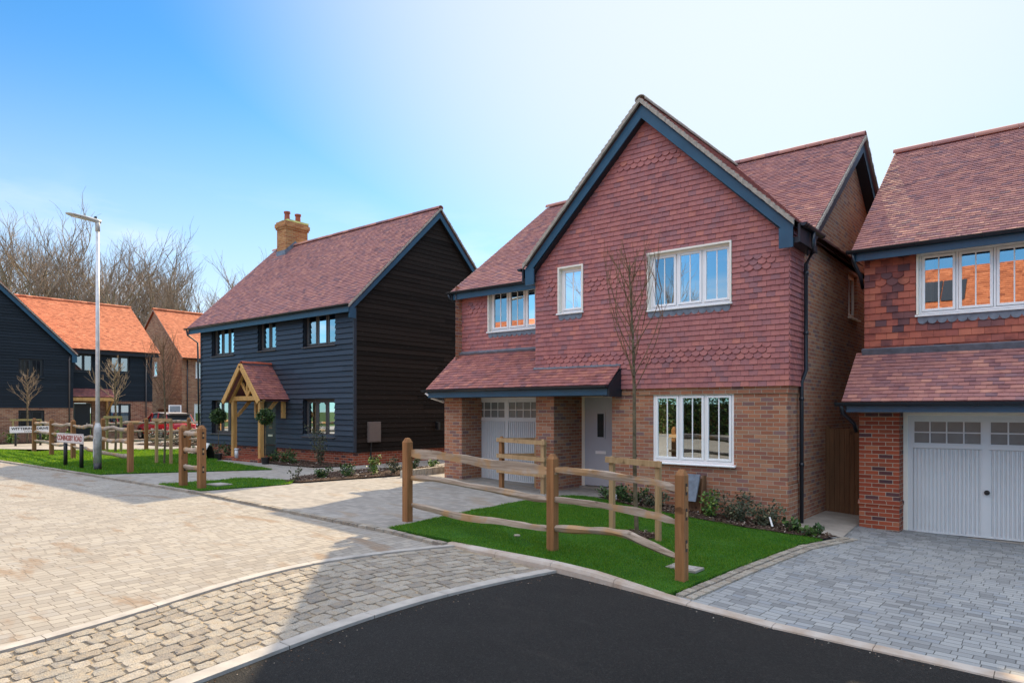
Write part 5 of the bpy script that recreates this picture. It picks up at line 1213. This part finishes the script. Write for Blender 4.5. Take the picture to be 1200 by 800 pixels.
# ---------------------------------------------------------------- far houses on the left
D = thing('black_gable_house', (-46, 11, .3), 'far house with a black boarded gable over tan brick and a bright orange roof', 'house')
b = MB(); Fa = frameX(-42); Fm = frameX(-43.3); ga = [(11.4, 12.5, 3.7, 4.68), (11.4, 12.55, .95, 1.98)]; gm = [(14.35, 15.35, 4.15, 5.15), (16.25, 17.3, 4.17, 5.13), (16.2, 17.36, 1.0, 2.36), (14.35, 15.26, .35, 2.38)]
wall(b, Fa, 6.1, 13.9, 0, 2.13, [ga[1]]); wall(b, Fm, 13.9, 18.6, 0, 2.53, gm[2:]); b.face([(-42, 13.9, 0), (-43.3, 13.9, 0), (-43.3, 13.9, 2.13), (-42, 13.9, 2.13)])
b.face([(-42, 6.1, 0), (-52, 6.1, 0), (-52, 6.1, 2.13), (-42, 6.1, 2.13)]); b.face([(-43.3, 18.6, 0), (-51.3, 18.6, 0), (-51.3, 18.6, 5.3), (-47.3, 18.6, 8.3), (-43.3, 18.6, 5.3)]); b.build('wall', M['brick_tan'], D)
s_ = MB(); wall(s_, Fa, 6.1, 13.9, 2.13, 4.95, ga); wall(s_, Fm, 13.9, 18.6, 2.53, 5.35, gm); s_.face([Fa(6.1, 0, 4.95), Fa(13.9, 0, 4.95), Fa(10, 0, 8.8)]); s_.face([(-42, 6.1, 2.13), (-52, 6.1, 2.13), (-52, 6.1, 4.95), (-42, 6.1, 4.95)]); s_.face([(-42, 13.9, 2.13), (-43.3, 13.9, 2.13), (-43.3, 13.9, 4.95), (-42, 13.9, 4.95)]); s_.build('backing_board', M['soffit'], D)
q = MB(); boards(q, Fa, 6.1, 13.9, 2.10, 8.8, lim=lambda z: (max(6.1, 10 - (8.8 - z) / .985), min(13.9, 10 + (8.8 - z) / .985)), holes=ga); q.build('weatherboarding', M['board_navy'], D); q = MB(); boards(q, Fm, 13.9, 18.6, 2.5, 5.3, holes=gm); q.build('weatherboarding', M['board_navy'], D)
rake_roof(D, 'roof', slopeP((-42.95, 6, 5.36), (0, 1, 0), (-1, 0, .745)), 3.0, 12.95, 5.42, 'tile_orange', h=.024); rake_roof(D, 'roof', slopeP((-51.65, 6, 5.36), (0, 1, 0), (1, 0, .745)), 3, 12.95, 5.42, 'tile_orange', tw=.33, g=.25)
ridge(D, (-47.3, 9, 8.62), (-47.3, 18.97, 8.62), 'tile_orange')
for sy in (-1, 1): rake_roof(D, 'gable_roof', slopeP((-41.8, 10 + sy * 4.05, 9.02 - .985 * 4.05), (-1, 0, 0), (0, -sy, .985)), 0, 7, 5.69, 'tile_orange', tw=.25, g=.15)
[averge(D, (-41.78, 10, 8.92), (-41.78, 10 + sy * 4.05, 8.92 - 3.99), (1, 0, 0), .07, .04) for sy in (-1, 1)]
barge(D, (-41.85, 10, 8.9), (-41.85, 5.97, 4.93), (-41.85, 14.03, 4.93), (1, 0, 0), .28, mat='bluepaint')
fa = MB(); fa.box(-43.02, -42.99, 13.9, 18.85, 5.16, 5.38); fa.build('fascia', M['soffit'], D); gutter(D, (-42.98, 13.9, 5.42), (-42.98, 18.95, 5.42), (1, 0, 0)); gutter(D, (-41.9, 14.1, 4.96), (-43.0, 14.1, 4.96), (0, 1, 0))
downpipe(D, [(-42.0, 13.75, 4.9), (-41.94, 13.7, 4.7), (-41.94, 13.7, .3)], 'frame_dark'); downpipe(D, [(-43.2, 18.2, 5.3), (-43.22, 18.2, .3)], 'frame_dark')
for w_ in ga: window(D, Fa, *w_, lights=2, mat='frame_black', depth=.05, bar=w_[2] > 3, lining=None, curtains=[(w_[0], w_[0] + .4, 'curtain')] if w_[2] > 3 else ())
for w_ in gm[:3]: window(D, Fm, *w_, lights=2, mat='frame_black', depth=.05, bar=False, lining=None, curtains=[(w_[0] + .1, w_[0] + .35, 'curtain'), (w_[1] - .45, w_[1] - .1, 'curtain')] if w_[2] < 3 else ())
q = MB(); q.fbox(Fm, 14.4, 15.21, -.1, -.05, .35, 2.36); dq = q.build('front_door', M['frame_black'], D); q = MB(); q.fbox(Fm, 15.0, 15.06, -.05, -.02, 1.0, 1.25); q.build('handle', M['chrome'], dq)
rake_roof(D, 'canopy_roof', slopeP((-42.35, 13.95, 2.72), (0, 1, 0), (-1, 0, .5)), 0, 2.3, 1.06, 'tile_porch')
q = MB(); q.box(-42.42, -42.34, 13.95, 16.2, 2.50, 2.68)
for y in (16.05,): q.beam((-42.45, y, 2.5), (-43.28, y, 1.75), .08, .1); q.box(-43.3, -43.2, y - .05, y + .05, 1.6, 2.6); q.box(-43.3, -42.4, y - .05, y + .05, 2.5, 2.6)
q.build('canopy_bracket', M['oak'], D)
q = MB(); q.tube([(-43.2, 15.55, 1.85), (-43.2, 15.55, 2.05)], .05, 8); q.build('wall_lamp', M['black'], D)

E_ = thing('orange_roof_house', (-51, 27, .3), 'far tan brick house with an orange roof, standing behind the red car', 'house')
b = MB(); Fe = frameX(-46.74); Fg2 = frameY(22); ew = [(22.95, 23.9, 4.2, 5.3), (22.85, 23.9, 1.0, 2.42), (27, 28.6, 4.2, 5.3), (27, 28.6, 1.0, 2.42)]; egw = [(-51.05, -50.45, 4.4, 5.45), (-47.3, -46.9, 1.5, 2.2)]
wall(b, Fe, 22, 34, 0, 5.5, ew); wall(b, Fg2, -55.06, -46.74, 0, 5.5, egw[:1]); b.face([Fg2(-55.06, 0, 5.5), Fg2(-46.74, 0, 5.5), Fg2(-50.9, 0, 8.95)]); b.face([(-55.06, 22, 0), (-55.06, 34, 0), (-55.06, 34, 5.5), (-55.06, 22, 5.5)]); b.face([(-55.06, 34, 0), (-46.74, 34, 0), (-46.74, 34, 5.5), (-50.9, 34, 8.95), (-55.06, 34, 5.5)])
b.box(-55.08, -46.72, 21.985, 22.1, 2.75, 2.83); b.build('wall', M['brick_tan'], E_)
rake_roof(E_, 'roof', slopeP((-46.45, 21.9, 5.52), (0, 1, 0), (-1, 0, .82)), 0, 12.2, 5.76, 'tile_orange', h=.024); rake_roof(E_, 'roof', slopeP((-55.35, 21.9, 5.52), (0, 1, 0), (1, 0, .82)), 0, 12.2, 5.76, 'tile_orange', tw=.33, g=.25)
ridge(E_, (-50.9, 21.88, 9.22), (-50.9, 34.1, 9.22), 'tile_orange'); [averge(E_, (-50.9, 21.93, 9.1), (-50.9 + sx * 4.45, 21.93, 9.1 - 3.65), (0, -1, 0), .06, .03) for sx in (-1, 1)]
fa = MB(); fa.box(-46.5, -46.47, 23.0, 34, 5.3, 5.5); fa.build('fascia', M['soffit'], E_); gutter(E_, (-46.45, 21.9, 5.52), (-46.45, 34.1, 5.52), (1, 0, 0)); downpipe(E_, [(-46.66, 22.35, 5.4), (-46.68, 22.35, .3)])
for w_ in ew: window(E_, Fe, *w_, lights=2, mat='white', depth=.05, bar=False, lining=None)
window(E_, Fg2, *egw[0], lights=1, mat='white', depth=.05, bar=False, lining=None)
q = MB(); q.fbox(Fg2, -47.55, -47.25, 0, .12, 1.75, 2.3); q.build('meter_box', M['cream'], E_)
fz = thing('boundary_fence', (-46, 20, .3), 'brown close-boarded fence between the two far orange-roofed houses', 'fence')
q = MB(); [q.box(-43.5 - k * .15, -43.36 - k * .15, 20.4, 20.42, .3, 2.05 + U(-.01, .01)) for k in range(22)]; q.build('board_panel', M['gate'], fz)

# ---------------------------------------------------------------- red car
def car(x, y, label):
    o = thing('parked_car', (x, y, .3), label, 'car'); z = .3; L_ = 4.1
    P = lambda s_, w, h: Vector((x - s_, y + w, z + h))      # s runs forward from the rear bumper, heading -X
    secs = [(0, .70, .45, .78), (.06, .80, .34, .92), (.35, .86, .26, .98), (1.0, .885, .24, 1.0), (2.0, .885, .24, .99), (2.9, .885, .24, .97), (3.4, .86, .26, .93), (3.85, .80, .28, .82), (4.05, .66, .36, .68), (4.1, .5, .42, .6)]
    q = MB(); vs = []
    for s_, w, lo, hi in secs:
        m = (lo + hi) / 2; ring = [(-w * .88, lo), (-w, lo + .12), (-w * 1.01, m), (-w * .97, hi - .08), (-w * .86, hi), (0, hi + .03), (w * .86, hi), (w * .97, hi - .08), (w * 1.01, m), (w, lo + .12), (w * .88, lo)]
        vs += [P(s_, a, b_) for a, b_ in ring]
    n_ = 11; q.raw(vs, [(i * n_ + k, i * n_ + (k + 1) % n_, (i + 1) * n_ + (k + 1) % n_, (i + 1) * n_ + k) for i in range(len(secs) - 1) for k in range(n_)] + [tuple(range(n_)), tuple(range((len(secs) - 1) * n_, len(secs) * n_))])
    body = q.build('body', M['carred'], o, smooth=True)
    gs = [(.12, .74, .98, .74, 1.0), (.45, .74, .98, .64, 1.42), (.75, .76, .98, .62, 1.5), (1.6, .78, .98, .63, 1.54), (2.2, .78, .97, .61, 1.50), (2.55, .77, .97, .62, 1.34), (3.0, .74, .95, .70, 1.0)]
    q = MB(); vs = []
    for s_, wl_, zl, wt, zt in gs: vs += [P(s_, -wl_, zl), P(s_, -wt, zt), P(s_, wt, zt), P(s_, wl_, zl)]
    q.raw(vs, [(i * 4 + k, i * 4 + k + 1, i * 4 + 5 + k, i * 4 + 4 + k) for i in range(6) for k in (0, 1, 2)]); q.build('cabin_glass', M['carglass'], body)
    q = MB(); vs = []
    for s_, w, h in ((.22, .64, 1.46), (.45, .66, 1.475), (.8, .65, 1.525), (1.6, .655, 1.565), (2.2, .63, 1.52)): vs += [P(s_, -w, h - .03), P(s_, -w * .93, h), P(s_, w * .93, h), P(s_, w, h - .03)]
    q.raw(vs, [(i * 4 + k, i * 4 + k + 1, i * 4 + 5 + k, i * 4 + 4 + k) for i in range(4) for k in (0, 1, 2)] + [(0, 3, 2, 1)]); q.build('roof', M['carroof'], o, smooth=False)
    q = MB()
    for sd in (-1, 1):
        for a, b_ in (((.12, .75, .98), (.5, .67, 1.45)), ((1.3, .79, .98), (1.38, .66, 1.53)), ((2.2, .79, .97), (2.15, .64, 1.5)), ((3.0, .75, .96), (2.3, .63, 1.5))): q.beam(P(a[0], sd * a[1], a[2]), P(b_[0], sd * b_[1], b_[2]), .05, .05)
    q.build('pillar', M['carred'], body)
    for sd in (-1, 1):
        for s_ in (.72, 3.25):
            q = MB(); c_ = P(s_, sd * .80, .33); q.tube([c_ + Vector((0, -.11, 0)), c_ + Vector((0, .11, 0))], .33, 20); wq = q.build('wheel', M['rubber'], o); q = MB(); q.tube([c_ + Vector((0, -.115, 0)), c_ + Vector((0, .115, 0))], .20, 14); q.build('rim', M['chrome'], wq)
        q = MB(); q.raw([P(-.012, sd * .44, .78), P(-.012, sd * .72, .74), P(-.012, sd * .70, .90), P(-.012, sd * .46, .92), P(.22, sd * .885, .78), P(.22, sd * .86, .93)], [(0, 1, 2, 3), (1, 4, 5, 2)]); q.build('tail_light', M['redlens'], o)
        q = MB(); q.box(x + .005, x + .03, y + sd * .52 - .07, y + sd * .52 + .07, z + .56, z + .64); q.build('fog_light', M['amber'], o)
        q = MB(); q.tube([P(2.55, sd * .86, 1.03), P(2.55, sd * 1.0, 1.05)], .08, 8); q.build('mirror', M['black'], o)
    q = MB(); q.box(x - .0, x + .035, y - .26, y + .26, z + .62, z + .73); q.build('number_plate', M['amber'], o)
    q = MB(); q.box(x - .1, x + .02, y - .7, y + .7, z + .26, z + .44); q.build('bumper', M['black'], o, bevel=.03)
    q = MB(); q.box(x - .5, x - .14, y - .6, y + .6, z + 1.47, z + 1.5); q.build('spoiler', M['black'], o, bevel=.01)
    return o
car(-38.5, 18.15, 'red car with a pale roof parked beyond the fence, seen from behind')
bb = thing('basketball_hoop', (-41, 19.0, .3), 'white framed grey backboard on a pole standing behind the red car', 'backboard')
Fh = frameX(-40.8); q = MB(); q.fbox(Fh, 18.45, 19.15, 0, .02, 1.66, 2.26); q.build('board', M['greypanel'], bb)
q = MB(); [q.fbox(Fh, a, b_, .021, .03, c_, d_) for a, b_, c_, d_ in ((18.43, 19.17, 1.63, 1.68), (18.43, 19.17, 2.23, 2.28), (18.43, 18.49, 1.68, 2.23), (19.11, 19.17, 1.68, 2.23))]; q.build('frame', M['white'], bb)
q = MB(); q.fbox(Fh, 18.77, 18.83, .03, .05, 1.70, 1.92); q.tube([(-40.85, 18.8, .3), (-40.85, 18.8, 1.7)], .04, 8); q.build('pole', M['black'], bb)

# ---------------------------------------------------------------- the other side of the street (mirrored in the windows)
def plain_house(x0, x1, yf, yb, eave, rz_, label, solar=False):
    o = thing('brick_house', ((x0 + x1) / 2, (yf + yb) / 2, 0), label, 'house'); b = MB(); Ff = frameYb(yf); ym = (yf + yb) / 2
    n_ = int((x1 - x0) / 3); hs = []
    for k in range(n_):
        c_ = x0 + (k + .5) * (x1 - x0) / n_; hs += [(c_ - .7, c_ + .7, .8, 2.1), (c_ - .7, c_ + .7, 3.5, 4.7)]
    wall(b, Ff, x0, x1, -.5, eave, hs)
    b.face([(x0, yb, -.5), (x1, yb, -.5), (x1, yb, eave), (x0, yb, eave)])
    for x in (x0, x1): b.face([(x, yb, -.5), (x, yf, -.5), (x, yf, eave), (x, ym, rz_ - .1), (x, yb, eave)])
    b.build('wall', M['brick_tan'], o); sl_ = (rz_ - eave) / (yf - ym)
    for s_ in (1, -1):
        rake_roof(o, 'roof', slopeP((x0 - .2, ym + s_ * (yf - ym + .3), eave - .3 * sl_), (1, 0, 0), (0, -s_, sl_)), 0, x1 - x0 + .4, math.hypot(yf - ym + .3, rz_ - eave + .3 * sl_), 'tile_orange', tw=.25, g=.16)
    for h in hs: window(o, Ff, *h, lights=2, mat='white', depth=.05, bar=False, lining=None)
    if solar:
        P = slopeP((x0, yf, eave), (1, 0, 0), (0, -1, sl_)); q = MB()
        for k in range(2): q.raw([P(6.9 + k * 1.05, 3.0, .08), P(7.9 + k * 1.05, 3.0, .08), P(7.9 + k * 1.05, 4.7, .08), P(6.9 + k * 1.05, 4.7, .08)], [(0, 1, 2, 3)])
        q.build('solar_panel', M['solar'], o)
    return o
plain_house(-13, 3, -9, -17.5, 5.3, 9.4, 'brick house across the street behind the camera, mirrored in the right windows', True)
plain_house(-44, -29.5, -11, -20, 5.4, 9.0, 'brick house across the street behind the camera, mirrored in the left windows')
hg = thing('hedge', (-20, -21, 0), 'dark hedge across the street, mirrored in the ground floor window', 'hedge'); q = MB(); rg = random.Random(4)
for _ in range(9000):
    leaf(q, Vector((rg.uniform(-29, -13.5), -20.5 + rg.gauss(0, .5), rg.uniform(0, 1) ** .8 * 3.1)), .22, rg)
q.build('foliage', M['leaf'], hg); q = MB(); q.box(-29, -13.5, -21.4, -21, 0, 2.4); q.build('inner_branches', M['bark'], hg)
lamp(-20.6, 1.3, 'street lamp across the street, mirrored in the upper left window', (1, 0, 0))
o = copy_tree(protos[1][0]); o['label'] = 'bare tree across the street, mirrored in the upper middle window'; o.location = (-21, -15, 0); o.scale = (.55,) * 3; o['group'] = 'bare trees across the street'

# ---------------------------------------------------------------- camera, sun and sky
cam = bpy.data.cameras.new('camera'); co = bpy.data.objects.new('camera', cam); COL.objects.link(co); S.camera = co
cam.sensor_fit = 'HORIZONTAL'; cam.sensor_width = 36; cam.lens = 36 * 805 / 1200; cam.shift_y = (480 - 400) / 1200; cam.clip_end = 2000; cam.clip_start = .05
fwd = Vector((-.631, .776, 0)).normalized(); rt = fwd.cross(Vector((0, 0, 1))); co.matrix_world = Matrix(((rt.x, 0, -fwd.x, 0), (rt.y, 0, -fwd.y, 0), (0, 1, 0, 2.0), (0, 0, 0, 1)))
SUN = Vector((-.39, 1.295, 1.0)).normalized(); el = math.asin(SUN.z); az = math.atan2(SUN.x, SUN.y)
sl = bpy.data.lights.new('sun', 'SUN'); sl.energy = 5.0; sl.angle = math.radians(.53); sl.color = (1, .78, .49)
so_ = bpy.data.objects.new('sun', sl); COL.objects.link(so_); so_.rotation_euler = SUN.to_track_quat('Z', 'Y').to_euler()
W = bpy.data.worlds.new('World'); S.world = W; W.use_nodes = True; nt = W.node_tree; bg = nt.nodes['Background']
sky = nt.nodes.new('ShaderNodeTexSky'); sky.sky_type = 'NISHITA'; sky.sun_disc = False; sky.sun_elevation = el; sky.sun_rotation = az; sky.air_density = 1.0; sky.dust_density = .15; sky.ozone_density = 2.0; sky.altitude = 0
tc = nt.nodes.new('ShaderNodeTexCoord'); sp = nt.nodes.new('ShaderNodeSeparateXYZ'); nt.links.new(tc.outputs['Generated'], sp.inputs[0])
mp = nt.nodes.new('ShaderNodeMapping'); mp.inputs['Scale'].default_value = (2.2, 2.2, 9); nt.links.new(tc.outputs['Generated'], mp.inputs[0])
no = nt.nodes.new('ShaderNodeTexNoise'); no.inputs['Scale'].default_value = 2.0; no.inputs['Detail'].default_value = 8; no.inputs['Roughness'].default_value = .55; nt.links.new(mp.outputs[0], no.inputs['Vector'])
r1 = nt.nodes.new('ShaderNodeMapRange'); [setattr(r1.inputs[i + 1], 'default_value', v) for i, v in enumerate((.50, .72, 0, .85))]; nt.links.new(no.outputs['Fac'], r1.inputs[0])
r2 = nt.nodes.new('ShaderNodeMapRange'); [setattr(r2.inputs[i + 1], 'default_value', v) for i, v in enumerate((.10, .30, 1, 0))]; nt.links.new(sp.outputs[2], r2.inputs[0])
mu = nt.nodes.new('ShaderNodeMath'); mu.operation = 'MULTIPLY'; nt.links.new(r1.outputs[0], mu.inputs[0]); nt.links.new(r2.outputs[0], mu.inputs[1])
tn = nt.nodes.new('ShaderNodeMix'); tn.data_type = 'RGBA'; tn.blend_type = 'MULTIPLY'; tn.inputs[0].default_value = 1; nt.links.new(sky.outputs[0], tn.inputs[6]); tn.inputs[7].default_value = (.48, 1.05, 1.36, 1)
r5 = nt.nodes.new('ShaderNodeMapRange'); r5.interpolation_type = 'SMOOTHSTEP'; [setattr(r5.inputs[i + 1], 'default_value', v) for i, v in enumerate((.0, .46, .80, 0))]; nt.links.new(sp.outputs[2], r5.inputs[0])
dp = nt.nodes.new('ShaderNodeVectorMath'); dp.operation = 'DOT_PRODUCT'; nt.links.new(tc.outputs['Generated'], dp.inputs[0]); dp.inputs[1].default_value = SUN
r6 = nt.nodes.new('ShaderNodeMapRange'); r6.interpolation_type = 'SMOOTHSTEP'; [setattr(r6.inputs[i + 1], 'default_value', v) for i, v in enumerate((.72, 1.0, 0, .85))]; nt.links.new(dp.outputs['Value'], r6.inputs[0])
r8 = nt.nodes.new('ShaderNodeMapRange'); [setattr(r8.inputs[i + 1], 'default_value', v) for i, v in enumerate((-.5, .1, .2, 1))]; nt.links.new(sp.outputs[1], r8.inputs[0])
r9 = nt.nodes.new('ShaderNodeMath'); r9.operation = 'MULTIPLY'; nt.links.new(r5.outputs[0], r9.inputs[0]); nt.links.new(r8.outputs[0], r9.inputs[1])
r7 = nt.nodes.new('ShaderNodeMath'); r7.operation = 'MAXIMUM'; nt.links.new(r9.outputs[0], r7.inputs[0]); nt.links.new(r6.outputs[0], r7.inputs[1])
vl = nt.nodes.new('ShaderNodeMix'); vl.data_type = 'RGBA'; nt.links.new(r7.outputs[0], vl.inputs[0]); nt.links.new(tn.outputs[2], vl.inputs[6]); vl.inputs[7].default_value = (6.35, 6.6, 6.95, 1)
mx = nt.nodes.new('ShaderNodeMix'); mx.data_type = 'RGBA'; nt.links.new(mu.outputs[0], mx.inputs[0]); nt.links.new(vl.outputs[2], mx.inputs[6]); mx.inputs[7].default_value = (7.6, 7.8, 8.2, 1)
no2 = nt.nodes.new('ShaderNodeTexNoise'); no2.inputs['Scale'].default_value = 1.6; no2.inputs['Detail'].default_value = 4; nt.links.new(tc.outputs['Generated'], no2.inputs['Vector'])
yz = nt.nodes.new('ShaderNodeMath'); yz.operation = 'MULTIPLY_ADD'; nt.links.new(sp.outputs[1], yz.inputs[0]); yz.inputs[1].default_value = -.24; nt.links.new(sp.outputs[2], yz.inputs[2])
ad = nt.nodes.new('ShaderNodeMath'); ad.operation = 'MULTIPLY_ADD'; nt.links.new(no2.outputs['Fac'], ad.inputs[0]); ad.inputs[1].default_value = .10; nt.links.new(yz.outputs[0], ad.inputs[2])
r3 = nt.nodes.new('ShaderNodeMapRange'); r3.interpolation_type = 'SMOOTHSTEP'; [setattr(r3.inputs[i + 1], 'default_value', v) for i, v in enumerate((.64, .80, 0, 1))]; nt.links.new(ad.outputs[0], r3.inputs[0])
mx2 = nt.nodes.new('ShaderNodeMix'); mx2.data_type = 'RGBA'; nt.links.new(r3.outputs[0], mx2.inputs[0]); nt.links.new(mx.outputs[2], mx2.inputs[6]); mx2.inputs[7].default_value = (13.2, 13.7, 15.2, 1)  # bright cloud added overhead and behind the camera to lift the shaded fronts
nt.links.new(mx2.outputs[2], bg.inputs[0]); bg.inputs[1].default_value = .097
S.view_settings.view_transform = 'Standard'; S.view_settings.look = 'None'; S.view_settings.exposure = 0.65; S.view_settings.gamma = 1
S.render.engine = 'CYCLES'; S.render.resolution_x = 1024; S.render.resolution_y = 682
